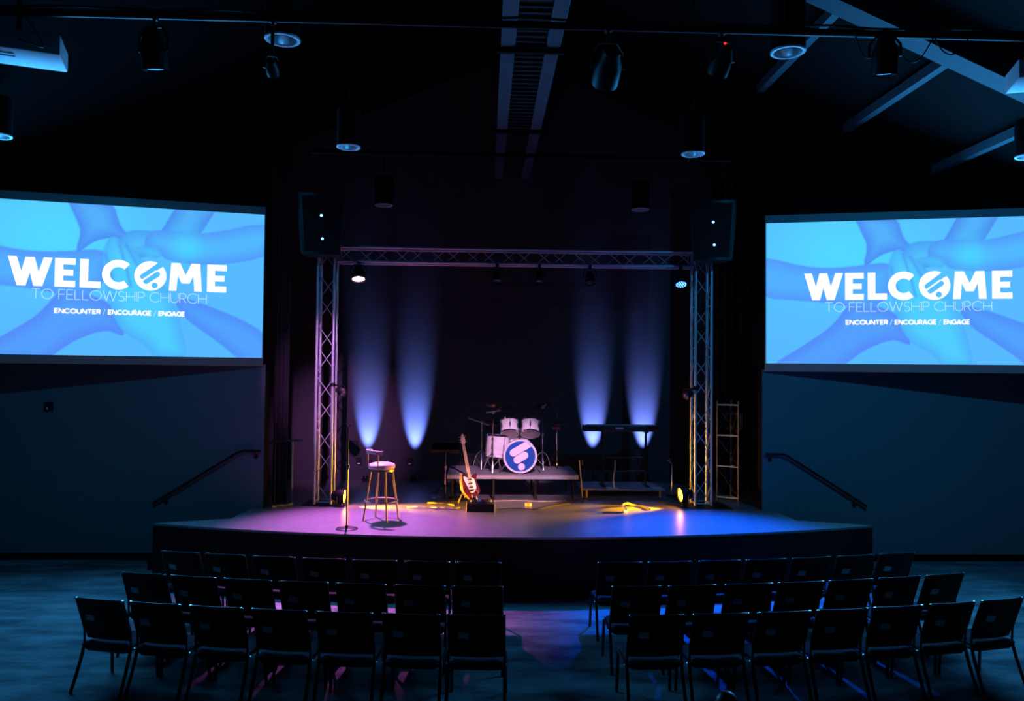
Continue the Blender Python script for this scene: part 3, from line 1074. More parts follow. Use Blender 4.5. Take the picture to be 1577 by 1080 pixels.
# fixtures clamped to the towers
for s in (-1, 1):
    t = par('side_lamp', 'small black lamp clamped to the side of the %s truss tower' % ('left' if s < 0 else 'right'), 'stage light', (s * 2.83, 12.9, 2.66), (s * 2.0, 12.2, 2.2), 0.07, 0.16, 'lens_dark')
    bm = new()
    d = Vector((s * 0.08, 0.05, 0.12))
    e = Vector((s * 3.035, 13.025, 2.80)) - t.location
    tube(bm, [d, e], 0.016, 8)
    lathe(bm, [(0.0255, -0.03), (0.04, -0.03), (0.04, 0.03), (0.0255, 0.03)], e, (0, 0, 1), 14, close=True)
    obj('clamp', bm, 'black_metal', t)

# lighting pipes
for (y, z, lab, x1) in ((6.2, 5.83, 'long black lighting pipe across the ceiling nearest the viewer', 7.6), (11.0, 6.12, 'thin black lighting pipe across the ceiling above the stage front', 3.0)):
    t = thing('lighting_pipe', lab, 'pipe', (0, y, z), 0)
    bm = new()
    tube(bm, [(-x1, 0, 0), (x1, 0, 0)], 0.03, 10)
    obj('pipe', bm, 'black_metal' if y < 8 else 'housing', t)
    for x in (-0.75 * x1, -0.25 * x1, 0.25 * x1, 0.75 * x1):
        bm = new()
        tube(bm, [(x, 0, 0.02), (x, 0, roof_z(x) - z - 0.02)], 0.01, 6)
        obj('hanger', bm, 'black_metal', t)
bm = new()
P = [(-7.6 + 0.17 * k, 6.165 + 0.006 * math.sin(k * 1.7), 5.865 + 0.008 * math.sin(k * 0.9)) for k in range(90)]
tube(bm, P, 0.009, 6)
tag(obj('power_cable', bm, 'cable'), 'black cable strapped along the top of the near lighting pipe', 'cable')

par('par_can', 'black lamp can hanging from the pipe beside the left projector', 'stage light', (-3.15, 6.2, 5.40), (-3.0, 7.0, 2.0), 0.1, 0.3, 'frost', hang=5.83,
    group='cans on the near pipe')
par('par_can', 'black lamp can hanging from the pipe in front of the right roof beam', 'stage light', (2.72, 6.2, 5.50), (2.9, 7.0, 2.0), 0.1, 0.3, 'frost', hang=5.83,
    group='cans on the near pipe')
par('par_can', 'small black lamp can under the pipe by the left pendant light', 'stage light', (-2.235, 6.22, 5.40), (-3.05, 13.2, 2.8), 0.05, 0.13, 'e_dimpink', hang=5.83,
    group='cans on the near pipe', power=P_WASH, color=(0.8, 0.30, 1.0), angle=19, blend=0.9, soft=0.05)
par('par_can', 'black lamp can with a red pilot light under the pipe', 'stage light', (1.36, 6.25, 5.5), (0.5, 11.5, STZ), 0.085, 0.22, 'e_dimpink', hang=5.83,
    group='cans on the near pipe', power=P_WASH * 0.2, color=(0.6, 0.28, 1.0), angle=22, blend=1.0, soft=0.05)
bm = new()
lathe(bm, [(0.012, 0), (0.010, 0.006), (0, 0.01)], (1.36, 6.05, 5.655), (0, -1, 0.1), 10)
for o in list(COL.objects):
    if o.get('label') == 'black lamp can with a red pilot light under the pipe':
        led = obj('pilot_light', bm, 'e_red', o)
        led.location = (-o.location.x, -o.location.y, -o.location.z)
        led['label'] = 'red pilot light'
t = par('par_can', 'tilted black lamp can in a wide yoke on the pipe, right of the duct', 'stage light', (0.44, 6.3, 5.42), (-0.05, 13.7, 1.30), 0.11, 0.3,
        'e_dimpink', hang=5.83, power=P_FRONT, color=(1.0, 0.52, 0.92), angle=15, blend=0.6, soft=0.05)

# pendant can lights
def pendant(x, y, label):
    t = thing('pendant_can', label, 'ceiling light', (x, y, 6.0), 0, 'pendant can lights')
    bm = new()
    lathe(bm, [(0.135, 0.003), (0.155, 0.003), (0.155, 0.5), (0.0, 0.5)], seg=28)
    obj('housing', bm, 'housing', t)
    bm = new()
    lathe(bm, [(0.125, 0.004), (0.128, -0.004), (0.15, -0.006), (0.158, 0.0), (0.157, 0.012), (0.125, 0.012)], seg=28, close=True)
    obj('trim_ring', bm, 'rim', t)
    bm = new()
    for i in range(28):
        pass
    lathe(bm, [(0.126, 0.006), (0.118, 0.05), (0.095, 0.12), (0.05, 0.17), (0.0, 0.18)], seg=28)
    obj('reflector', bm, 'reflector', t)
    bm = new()
    lathe(bm, [(0.0, 0.06), (0.02, 0.065), (0.03, 0.09), (0.02, 0.14), (0.018, 0.178)], seg=12)
    obj('bulb', bm, 'white_plastic', t)
    bm = new()
    tube(bm, [(0, 0, 0.49), (0, 0, roof_z(x) - 6.0 - 0.02)], 0.012, 8)
    obj('stem', bm, 'black_metal', t)


for x, y, lab in ((-2.37, 7.0, 'large pendant can light nearest the viewer on the left'), (2.24, 7.0, 'large pendant can light nearest the viewer on the right, beside the lamp can'),
                  (-2.36, 10.35, 'pendant can light midway to the stage, above the left tower'), (2.26, 10.35, 'pendant can light midway to the stage, above the right tower'),
                  (-2.36, 13.95, 'farthest small pendant can light over the left of the stage'), (2.27, 13.95, 'farthest small pendant can light over the right of the stage'),
                  (-6.80, 10.16, 'pendant can light cut by the left picture edge above the screen'), (6.76, 10.16, 'pendant can light cut by the right picture edge above the screen')):
    pendant(x, y, lab)

# ceiling duct under the ridge
t = thing('ceiling_duct', 'long ceiling duct with dark louvred underside between two pale edge strips', 'duct', (0.0, 5.0, 7.0), 0)
for s in (-1, 1):
    bm = new()
    box(bm, min(s * 0.19, s * 0.36), max(s * 0.19, s * 0.36), 0.0, 10.9, 0.0, 0.22, 0.01, 1)
    o = obj('edge_strip', bm, 'duct', t)
bm = new()
box(bm, -0.19, 0.19, 0.0, 10.9, 0.05, 0.2)
for k in range(72):
    box(bm, -0.185, 0.185, 0.06 + 0.15 * k, 0.10 + 0.15 * k, 0.02, 0.05)
obj('louvre', bm, 'duct_dark', t, smooth=0)
for y in (1.2, 4.4, 7.6):
    bm = new()
    box(bm, -0.42, 0.42, y, y + 0.06, -0.06, 0.0)
    for s in (-1, 1):
        tube(bm, [(s * 0.4, y + 0.03, -0.02), (s * 0.4, y + 0.03, roof_z(0.4) - 7.0 - 0.02)], 0.012, 6)
    obj('hanger', bm, 'black_metal', t)

# projectors
for s in (-1, 1):
    t = thing('projector', 'white video projector hanging from the pipe at the %s picture edge' % ('top left' if s < 0 else 'top right'), 'projector', (s * 4.42, 6.55, 5.6), -s * 0.35, 'video projectors')
    bm = new()
    box(bm, -0.33, 0.33, -0.21, 0.21, 0.0, 0.17, 0.02, 2)
    obj('case', bm, 'white_plastic', t)
    bm = new()
    lathe(bm, [(0.055, -0.01), (0.06, 0.02), (0.05, 0.05), (0.045, 0.03), (0, 0.035)], (0.05, 0.212, 0.085), (0, 1, 0), 18)
    obj('lens', bm, 'lens_dark', t)
    bm = new()
    box(bm, -0.20, -0.02, -0.10, -0.08, -0.008, 0.0)
    box(bm, -0.20, -0.02, -0.04, -0.02, -0.008, 0.0)
    obj('foot_plate', bm, 'white_plastic', t, smooth=0)
    bm = new()
    box(bm, -0.12, 0.12, -0.1, 0.1, 0.171, 0.2)
    tube(bm, [(0, 0, 0.19), (0, 0, roof_z(4.42) - 5.6 - 0.02)], 0.025, 10)
    obj('mount', bm, 'black_metal', t)
    # light spilling round the picture on to the wall and floor under the screen
    add_light('projector_light', 'SPOT', (s * 4.45, 6.80, 5.68), (s * 6.0, 12.0, 2.4), P_SPILL, (0.025, 0.42, 1.0), t,
              spot_size=R(100), spot_blend=0.7, shadow_soft_size=0.03)
    bm = new()
    ox, oy, oz = s * 4.2, 6.2, 5.84
    tube(bm, bez([(ox, oy, oz), (ox - s * 0.15, oy + 0.05, oz - 0.25), (ox + s * 0.0, oy + 0.12, oz - 0.2), (s * 4.35, 6.38, 5.70)], 6), 0.006, 6)
    tag(obj('power_cable', bm, 'cable'), 'thin black cable drooping from the pipe to the %s projector' % ('left' if s < 0 else 'right'), 'cable')
# slack cables round the right can
for k, (xa, xb, dz) in enumerate(((2.45, 2.72, 0.20), (2.75, 3.15, 0.22), (3.1, 3.45, 0.16))):
    bm = new()
    tube(bm, bez([(xa, 6.17, 5.86), ((xa * 2 + xb) / 3, 6.2, 5.86 - dz), ((xa + 2 * xb) / 3, 6.2, 5.86 - dz * 1.05), (xb, 6.17, 5.86)], 8), 0.006, 6)
    tag(obj('power_cable', bm, 'cable'), ['slack cable loop left of the right lamp can', 'slack cable loop just right of the right lamp can', 'slack cable loop farthest right along the near pipe'][k], 'cable')

# ================================================================== STAGE: WINGS
def curtain(label, x0, x1, y, z0, z1, n):
    bm = new()
    A, B = [], []
    N = n * 8
    for i in range(N + 1):
        u = i / N
        x = x0 + (x1 - x0) * u
        w = 0.035 * math.sin(u * n * 2 * PI) + 0.012 * math.sin(u * n * 5.1)
        A.append(bm.verts.new((x, y + w, z0)))
        B.append(bm.verts.new((x, y + w * 0.7, z1)))
    for i in range(N):
        bm.faces.new((A[i], A[i + 1], B[i + 1], B[i]))
    bmesh.ops.solidify(bm, geom=bm.faces[:], thickness=0.012)
    return tag(obj('stage_curtain', bm, 'curtain', smooth=60), label, 'curtain')


curtain('narrow black pleated curtain in the left wing beside the wall edge', -4.00, -3.76, 13.05, STZ + 0.01, 6.8, 4)
curtain('black pleated curtain in the right wing behind the small ladder tower', 3.45, 5.2, 14.9, STZ + 0.01, 6.8, 12)
bm = new()
box(bm, -3.97, -3.86, 13.28, 13.32, STZ, 2.02, 0.004, 1)
tag(obj('masking_flat', bm, 'flat'), 'narrow pale upright panel in the left wing behind the guard rail', 'panel')

t = thing('guard_rail', 'slim metal guard rail standing in the left wing beside the curtain', 'railing', (-3.66, 12.95, STZ), 0)
bm = new(); tube(bm, [(0, 0, 0.0), (0, 0, 1.045)], 0.018, 8); obj('post', bm, 'beam', t)
bm = new(); tube(bm, [(-0.36, -0.02, 1.03), (0.0, 0, 1.06), (0.16, 0.02, 1.065)], 0.02, 8); obj('top_rail', bm, 'black_metal', t)
bm = new(); tube(bm, [(-0.25, -0.28, 0.02), (0.0, 0, 0.02)], 0.02, 8); obj('foot_rail', bm, 'beam', t)

# ladder tower on the right
t = thing('ladder_truss', 'short open three-legged metal ladder tower with blue-lit rungs in the right wing', 'truss', (3.78, 13.6, STZ), 0)
cs = [Vector((-0.17, 0.1, 0)), Vector((0.10, 0.16, 0)), Vector((0.13, -0.14, 0))]
for c in cs:
    bm = new(); tube(bm, [c, c + Vector((0, 0, 1.75))], 0.013, 8); obj('upright', bm, 'brass', t)
for k, z in enumerate((0.06, 0.60, 1.14, 1.68)):
    bm = new()
    for i in range(3):
        tube(bm, [cs[i] + Vector((0, 0, z)), cs[(i + 1) % 3] + Vector((0, 0, z))], 0.012, 6)
    obj('rung', bm, 'alu', t)
bm = new()
for z in (0.06, 0.60, 1.14):
    for i in range(3):
        tube(bm, [cs[i] + Vector((0, 0, z + 0.03)), cs[(i + 1) % 3] + Vector((0, 0, z + 0.5))], 0.008, 6)
obj('brace', bm, 'black_metal', t)

t = thing('equipment_rack', 'small pale square metal frame on the curtain behind the ladder tower', 'rack', (4.25, 14.78, 1.98), 0)
bm = new()
box(bm, -0.16, 0.16, -0.05, 0.0, 0.0, 0.05, 0.005, 1)
box(bm, -0.16, 0.16, -0.05, 0.0, 0.29, 0.34, 0.005, 1)
box(bm, 0.11, 0.16, -0.05, 0.0, 0.05, 0.29, 0.005, 1)
obj('frame', bm, 'flat', t)
bm = new(); box(bm, -0.155, 0.105, -0.03, 0.0, 0.055, 0.285, 0.005, 1); obj('box', bm, 'plastic', t)
bm = new(); tube(bm, [(0, -0.01, 0), (0, -0.01, -1.16)], 0.012, 6); obj('pole', bm, 'black_metal', t)

# wall box on left wall
t = thing('wall_box', 'small dark square control box on the left wall under the screen', 'switch', (-7.42, WY, 2.42), 0)
bm = new(); box(bm, -0.065, 0.065, -0.05, 0.0, -0.07, 0.07, 0.008, 2); obj('case', bm, 'plastic', t)
bm = new(); lathe(bm, [(0.016, 0), (0.013, 0.01), (0, 0.012)], (-0.01, -0.05, -0.03), (0, -1, 0), 10); obj('knob', bm, 'rim', t)
# outlets on back wall
for x, lab in ((-2.02, 'left of the music stand'), (-3.05, 'behind the microphone stand')):
    t = thing('wall_outlet', 'small dark outlet plate low on the back wall %s' % lab, 'outlet', (x, 16.0, 1.20), 0)
    bm = new(); box(bm, -0.06, 0.06, -0.02, 0.0, -0.075, 0.075, 0.006, 1); obj('plate', bm, 'plastic', t)
    bm = new(); box(bm, -0.03, 0.03, -0.03, -0.02, -0.055, -0.03, 0.003, 1); obj('socket', bm, 'rim', t)

# ================================================================== BAR STOOL
t = thing('bar_stool', 'bar stool with padded pale seat and low curved back at the front of the stage', 'stool', (-2.035, 11.72, STZ), 0)
sz = 0.765
bm = new()
lathe(bm, [(0, -0.01), (0.18, -0.01), (0.2, 0.012), (0.203, 0.04), (0.185, 0.068), (0.12, 0.084), (0, 0.09)], (0, 0, sz), seg=28)
obj('seat', bm, 'stool_seat', t, smooth=60)
bm = new()
lathe(bm, [(0.172, -0.04), (0.19, -0.04), (0.19, -0.012), (0.172, -0.012)], (0, 0, sz), seg=28, close=True)
obj('seat_ring', bm, 'brass', t)
for a in (25, 115, 205, 295):
    c, s = math.cos(R(a)), math.sin(R(a))
    bm = new(); tube(bm, [(0.165 * c, 0.165 * s, sz - 0.025), (0.272 * c, 0.272 * s, 0.0)], 0.0135, 8); obj('leg', bm, 'brass', t)
bm = new()
rr = 0.165 + (0.272 - 0.165) * 0.61
tube(bm, [((rr + 0.012) * math.cos(2 * PI * k / 32), (rr + 0.012) * math.sin(2 * PI * k / 32), sz * 0.375) for k in range(32)], 0.011, 8, closed=True)
obj('foot_ring', bm, 'brass', t)
bm = new()
n = 14      # back band centred on the viewer's left
A = []
for k in range(n + 1):
    a = R(140 + 140 * k / n)
    rI, rO, zz = 0.195, 0.225, sz + 0.215
    tz = 0.012 * math.sin(PI * k / n)
    A.append([bm.verts.new((q * math.cos(a), q * math.sin(a), zz + h + tz)) for q, h in ((rI, 0), (rO, 0), (rO + 0.01, 0.055), (rI + 0.012, 0.055))])
for P0, P1 in zip(A, A[1:]):
    for k in range(4):
        bm.faces.new((P0[k], P0[(k + 1) % 4], P1[(k + 1) % 4], P1[k]))
bm.faces.new(A[0][::-1]); bm.faces.new(A[-1])
obj('backrest', bm, 'stool_seat', t)
for a in (172, 262):
    c, s = math.cos(R(a)), math.sin(R(a))
    bm = new(); tube(bm, bez([(0.19 * c, 0.19 * s, sz - 0.02), (0.215 * c, 0.215 * s, sz + 0.1), (0.212 * c, 0.212 * s, sz + 0.24)], 4), 0.011, 8); obj('back_post', bm, 'brass', t)

# ================================================================== MICROPHONE STAND
t = thing('microphone_stand', 'straight microphone stand on a round base at the left front of the stage', 'microphone stand', (-2.42, 11.03, STZ), 0)
bm = new(); lathe(bm, [(0, 0), (0.15, 0), (0.152, 0.008), (0.14, 0.016), (0.03, 0.024), (0.02, 0.05), (0, 0.05)], seg=28); obj('base', bm, 'black_metal', t)
bm = new(); tube(bm, [(0, 0, 0.04), (0, 0, 0.87)], 0.014, 10); obj('lower_tube', bm, 'brass', t)
bm = new(); lathe(bm, [(0, 0), (0.02, 0), (0.024, 0.02), (0.024, 0.06), (0.018, 0.075), (0, 0.075)], (0, 0, 0.83), seg=14); obj('clutch', bm, 'chrome', t)
bm = new(); tube(bm, [(0, 0, 0.88), (0, 0, 1.38)], 0.0095, 8); obj('upper_tube', bm, 'chrome', t)
bm = new()
tube(bm, [(0, 0, 1.38), (0, 0.0, 1.42)], 0.012, 8)
tube(bm, [(-0.025, 0, 1.475), (-0.025, 0, 1.44), (0, 0, 1.42), (0.025, 0, 1.44), (0.025, 0, 1.475)], 0.007, 6)
obj('clip', bm, 'plastic', t)

# ================================================================== DRUM RISER AND KIT
RZ = 1.26
t = thing('drum_riser', 'flat drum riser platform on thin legs at the back of the stage', 'platform', (-0.01, 14.2, STZ), 0)
bm = new(); box(bm, -1.14, 1.14, -0.65, 0.65, RZ - STZ - 0.02, RZ - STZ, 0.003, 1); obj('deck', bm, 'rug', t)
bm = new()
box(bm, -1.14, 1.14, -0.65, -0.61, RZ - STZ - 0.075, RZ - STZ - 0.021)
box(bm, -1.14, 1.14, 0.61, 0.65, RZ - STZ - 0.075, RZ - STZ - 0.021)
box(bm, -1.14, -1.10, -0.61, 0.61, RZ - STZ - 0.075, RZ - STZ - 0.021)
box(bm, 1.10, 1.14, -0.61, 0.61, RZ - STZ - 0.075, RZ - STZ - 0.021)
obj('rim', bm, 'alu', t, smooth=0)
for x in (-1.05, -0.33, 0.4, 1.05):
    for y in (-0.58, 0.58):
        bm = new(); tube(bm, [(x, y, 0), (x, y, RZ - STZ - 0.03)], 0.02, 8); obj('leg', bm, 'black_metal', t)


def drum_shell(t, r, L, origin, axis, name='shell', lugs=8, head=('head_white', 'drum_head')):
    """axis points from bottom to top head"""
    a, u, v = frame_of(axis)
    o = Vector(origin)
    bm = new(); lathe(bm, [(r, 0.015), (r, L - 0.015)], o, a, 32)
    obj(name, bm, 'drum', t)
    for h in (0.0, L - 0.03):
        bm = new(); lathe(bm, [(r + 0.003, h), (r + 0.012, h), (r + 0.012, h + 0.03), (r + 0.003, h + 0.03)], o, a, 32, close=True)
        obj('hoop', bm, 'chrome', t)
    bm = new(); disc(bm, r + 0.003, o + a * (L - 0.008), a, 32); obj('head', bm, head[0], t)
    bm = new(); disc(bm, r + 0.003, o + a * 0.008, a, 32); obj('head', bm, head[1], t)
    for k in range(lugs):
        bm = new()
        q = (u * math.cos(2 * PI * (k + .5) / lugs) + v * math.sin(2 * PI * (k + .5) / lugs))
        p = o + q * (r + 0.014)
        tube(bm, [p + a * 0.01, p + a * (L - 0.01)], 0.004, 6)
        lathe(bm, [(0, -0.045), (0.012, -0.045), (0.014, 0), (0.012, 0.045), (0, 0.045)], o + q * (r + 0.006) + a * L * 0.5, a, 8)
        obj('lug', bm, 'chrome', t)


# bass drum, emblem towards the audience
kx, ky, kz, kr = 0.12, 13.68, RZ + 0.305, 0.275
t = thing('bass_drum', 'white bass drum with blue front head and white capsule emblem', 'drum', (kx, ky, RZ), 0)
zc = kz - RZ
bm = new(); lathe(bm, [(kr, 0.03), (kr, 0.42)], (0, 0, zc), (0, 1, 0), 40); obj('shell', bm, 'drum', t)
for h in (0.0, 0.41):
    bm = new(); lathe(bm, [(kr - 0.012, h), (kr + 0.022, h), (kr + 0.024, h + 0.02), (kr + 0.022, h + 0.045), (kr - 0.0, h + 0.045)], (0, 0, zc), (0, 1, 0), 40, close=True)
    obj('hoop', bm, 'drum', t)
bm = new(); disc(bm, kr, (0, 0.012, zc), (0, -1, 0), 48); fh = obj('front_head', bm, 'head_blue', t)
fh['label'] = 'blue head with white capsules and dot'
bm = new(); disc(bm, kr, (0, 0.44, zc), (0, 1, 0), 40); obj('rear_head', bm, 'head_white', t)
bm = new()
q = 0.275 / 196.0
ec = lambda X, Y: ((X - 622) * q, zc - (Y - 800) * q)
yy = 0.010
# top capsule runs on to the edge of the head: round left end, cut by the circle on the right
a, b = Vector(ec(537, 757)), Vector(ec(700, 662))
dv = (b - a).normalized(); nv = Vector((-dv.y, dv.x)); rr = 46 * q
poly = [a + nv * -rr + dv * 0] + [a + (-nv * math.cos(PI * k / 14) - dv * math.sin(PI * k / 14)) * rr for k in range(1, 15)]
poly = [p for p in poly]
end_top = a + nv * rr
cc = Vector((0, zc)); rad = kr - 0.016


def hit(p):
    f = p - cc
    B_ = f.dot(dv); C_ = f.dot(f) - rad * rad
    return p + dv * (-B_ + math.sqrt(B_ * B_ - C_))


e1, e2 = hit(a + nv * rr), hit(a - nv * rr)
a1, a2 = math.atan2(e1.y - zc, e1.x), math.atan2(e2.y - zc, e2.x)
poly += [Vector((rad * math.cos(a1 + (a2 - a1) * k / 8), zc + rad * math.sin(a1 + (a2 - a1) * k / 8))) for k in range(9)]
bm.faces.new([bm.verts.new((p.x, yy, p.y)) for p in poly])
capsule(bm, ec(585, 845), ec(677, 788), 46 * q, yy)
cx_, cz_ = ec(640, 930)
bm.faces.new([bm.verts.new((cx_ + 44 * q * math.cos(R(g)), yy, cz_ + 44 * q * math.sin(R(g)))) for g in range(0, 360, 10)])
obj('emblem', bm, 'head_white', fh, smooth=0)
for s in (-1, 1):
    bm = new()
    tube(bm, [(s * 0.24, 0.16, zc - 0.14), (s * 0.36, 0.04, 0.012)], 0.009, 6)
    lathe(bm, [(0, 0), (0.014, 0), (0.014, 0.02), (0, 0.024)], (s * 0.36, 0.04, 0), (0, 0, 1), 8)
    obj('spur', bm, 'chrome', t)
for k in range(10):
    bm = new()
    g = 2 * PI * (k + .5) / 10
    p = Vector(((kr + 0.028) * math.cos(g), 0, zc + (kr + 0.028) * math.sin(g)))
    if p.z > 0.03:
        tube(bm, [p + Vector((0, 0.0, 0)), p + Vector((0, 0.45, 0))], 0.005, 6)
        lathe(bm, [(0, -0.03), (0.012, -0.025), (0.012, 0.025), (0, 0.03)], p + Vector((0, 0.05, 0)), (0, 1, 0), 8)
        obj('tension_rod', bm, 'chrome', t)
    else:
        bm.free()
bm = new(); tube(bm, [(0.0, 0.22, zc + kr - 0.005), (0.0, 0.22, zc + kr + 0.2)], 0.016, 10); obj('tom_post', bm, 'chrome', t)

for x, r, lab, tx in ((-0.065, 0.158, 'left white rack tom above the bass drum, bottom head towards the viewer', 1), (0.31, 0.162, 'right white rack tom above the bass drum, bottom head towards the viewer', -1)):
    ax = Vector((0.03 * -tx, math.sin(R(30)), math.cos(R(30)))).normalized()
    L = 0.27
    c = Vector((x, 13.98, 2.045))
    t = thing('rack_tom', lab, 'drum', (x, 13.98, 1.9), 0, 'rack toms')
    drum_shell(t, r, L, Vector((0, 0, c.z - 1.9)) - ax * L / 2, ax, lugs=6)
    bm = new()
    tube(bm, bez([(tx * (r + 0.005), 0, 0.12), (tx * (r + 0.022), -0.01, 0.1), (kx - x, 13.9 - 13.98, RZ + zc + kr + 0.19 - 1.9)], 5), 0.011, 8)
    obj('mount_arm', bm, 'chrome', t)
# floor tom
t = thing('floor_tom', 'large white floor tom on three legs left of the bass drum', 'drum', (-0.27, 14.12, RZ), 0)
ax = Vector((0.06, 0.05, 1)).normalized()
drum_shell(t, 0.205, 0.43, (-0.01, 0, 0.22), ax, lugs=6)
for g in (200, 320, 80):
    c, s = math.cos(R(g)), math.sin(R(g))
    bm = new(); tube(bm, bez([(0.215 * c, 0.215 * s, 0.45), (0.225 * c, 0.225 * s, 0.15), (0.25 * c, 0.25 * s, 0.0)], 4), 0.008, 6); obj('leg', bm, 'chrome', t)

def tripod(bm, h=0.3, spread=0.24, r=0.008):
    for g in (30, 150, 270):
        c, s = math.cos(R(g)), math.sin(R(g))
        tube(bm, bez([(0.01 * c, 0.01 * s, h), (spread * 0.55 * c, spread * 0.55 * s, h * 0.75), (spread * c, spread * s, 0.008)], 4), r, 6)
        tube(bm, [(0.0, 0.0, h * 0.25), (spread * 0.62 * c, spread * 0.62 * s, h * 0.6)], r * 0.7, 6)


def cymbal(bm, r, o, axis):
    lathe(bm, [(0.0, 0.032), (0.02, 0.03), (0.04, 0.018), (r * 0.5, 0.008), (r, -0.012), (r, -0.015), (r * 0.5, 0.004), (0.04, 0.013), (0, 0.025)], o, axis, 28)


def cym_stand(label, x, y, h, boom, cyms):
    t = thing('cymbal_stand', label, 'cymbal stand', (x, y, RZ), 0)
    bm = new(); tripod(bm, 0.32, 0.19); obj('tripod', bm, 'chrome', t)
    bm = new(); tube(bm, [(0, 0, 0.06), (0, 0, h * 0.55)], 0.0145, 10); tube(bm, [(0, 0, h * 0.55), (0, 0, h)], 0.011, 10)
    lathe(bm, [(0, -0.02), (0.022, -0.02), (0.022, 0.025), (0, 0.025)], (0, 0, h * 0.55), (0, 0, 1), 12)
    lathe(bm, [(0, -0.02), (0.02, -0.02), (0.02, 0.02), (0, 0.02)], (0, 0, h * 0.3), (0, 0, 1), 12)
    obj('pole', bm, 'chrome', t)
    if boom:
        a, b = Vector(boom[0]), Vector(boom[1])
        bm = new(); tube(bm, [a, b], 0.011, 8)
        lathe(bm, [(0, -0.025), (0.028, -0.025), (0.028, 0.025), (0, 0.025)], (0, 0, h), (0, 1, 0), 12)
        obj('boom_arm', bm, 'alu', t)
    for (c, r, ax) in cyms:
        bm = new(); cymbal(bm, r, c, ax); o = obj('cymbal', bm, 'bronze', t)
    return t


cym_stand('cymbal stand farthest left of the drum kit with its boom arm angled up left', -0.56, 14.45, 0.84,
          ((-0.25, -0.05, 0.93), (0.13, 0.05, 0.79)), [((0.14, 0.09, 0.83), 0.16, (0.35, 0.12, 1))])
cym_stand('tall cymbal stand beside the floor tom with a level boom arm', -0.36, 13.92, 1.06,
          ((-0.13, -0.02, 1.055), (0.13, 0.05, 1.09)), [((0.0, 0.02, 1.19), 0.13, (0.1, 0.25, 1)), ((0.19, 0.08, 1.15), 0.13, (-0.25, 0.3, 1))])
cym_stand('tall cymbal stand right of the rack toms with a tilted cymbal on top', 0.564, 14.36, 1.14,
          ((-0.02, 0.0, 1.12), (0.06, 0.03, 1.19)), [((0.0, 0.05, 1.18), 0.2, (-0.3, 0.35, 1))])
t = thing('hi_hat_stand', 'hi-hat stand with a red clutch farthest right on the drum riser', 'cymbal stand', (0.845, 14.55, RZ), 0)
bm = new(); tripod(bm, 0.32, 0.17); obj('tripod', bm, 'black_metal', t)
bm = new(); tube(bm, [(0, 0, 0.05), (0, 0, 0.66)], 0.013, 8); tube(bm, [(0, 0, 0.66), (0, 0, 1.09)], 0.006, 6)
lathe(bm, [(0, 0), (0.022, 0), (0.022, 0.04), (0, 0.04)], (0, 0, 0.64), (0, 0, 1), 12); obj('pole', bm, 'chrome', t)
bm = new(); cymbal(bm, 0.17, (0, 0, 0.86), (0, 0.05, 1)); obj('cymbal', bm, 'bronze', t)
bm = new(); cymbal(bm, 0.17, (0, 0, 0.83), (0, 0.05, -1)); obj('cymbal', bm, 'bronze', t)
bm = new(); box(bm, -0.09, 0.05, -0.03, 0.03, 0.72, 0.765, 0.008, 2); o = obj('clutch', bm, 'red', t); o['label'] = 'red clutch'

# ================================================================== GUITAR ON ITS STAND
gx, gy = -0.765, 13.30
t = thing('guitar_stand', 'tubular black guitar stand holding the guitar in front of the drum riser', 'guitar stand', (gx, gy, STZ), 0)
bm = new()
tube(bm, [(0.02, 0.16, 0.02), (-0.04, 0.10, 0.62), (-0.05, 0.08, 0.80)], 0.012, 8)
obj('mast', bm, 'black_metal', t)
bm = new()
for s in (-1, 1):
    tube(bm, bez([(0.01, 0.12, 0.30), (s * 0.12, -0.02, 0.12), (s * 0.17, -0.10, 0.012)], 5), 0.011, 8)
    tube(bm, bez([(s * 0.055 + 0.0, 0.06, 0.16), (s * 0.06, -0.10, 0.10), (s * 0.06, -0.13, 0.15)], 5), 0.009, 6)
tube(bm, [(0.02, 0.16, 0.02), (0.02, 0.26, 0.012)], 0.012, 8)
obj('feet', bm, 'alu', t)
bm = new()
tube(bm, bez([(-0.14, -0.02, 0.82), (-0.12, 0.06, 0.79), (-0.05, 0.085, 0.78), (0.03, 0.06, 0.79), (0.05, -0.02, 0.82)], 4), 0.009, 6)
obj('neck_yoke', bm, 'black_metal', t)

t = thing('electric_guitar', 'red electric guitar with pale pickguard and strap leaning on its stand', 'guitar', (gx + 0.0, gy - 0.03, STZ + 0.115), 0)
tilt = Matrix.Rotation(R(-11.5), 4, 'Y') @ Matrix.Rotation(R(-11), 4, 'X')
tilt = Matrix.Translation((0.06, -0.02, -0.02)) @ tilt @ Matrix.Rotation(R(28), 4, 'Z')
outl = [(0.0, 0.0), (0.10, 0.012), (0.155, 0.07), (0.16, 0.14), (0.125, 0.22), (0.12, 0.28), (0.155, 0.35), (0.15, 0.40), (0.10, 0.38), (0.055, 0.345),
        (-0.055, 0.36), (-0.11, 0.43), (-0.155, 0.44), (-0.16, 0.37), (-0.125, 0.28), (-0.125, 0.22), (-0.165, 0.13), (-0.155, 0.06), (-0.10, 0.01)]
outl = chaikin(outl, 2)
bm = new()
prism(bm, outl, lambda a, b: tilt @ Vector((a, 0.022, b)), lambda a, b: tilt @ Vector((a, -0.022, b)))
body = obj('body', bm, 'guitar', t, smooth=30)
bm = new()
pg = chaikin([(-0.02, 0.06), (0.09, 0.10), (0.10, 0.2), (0.09, 0.3), (0.04, 0.335), (-0.05, 0.34), (-0.10, 0.38), (-0.11, 0.33), (-0.08, 0.24), (-0.05, 0.16)], 2)
prism(bm, pg, lambda a, b: tilt @ Vector((a, -0.0225, b)), lambda a, b: tilt @ Vector((a, -0.026, b)))
obj('pickguard', bm, 'guitar_white', body, smooth=0)
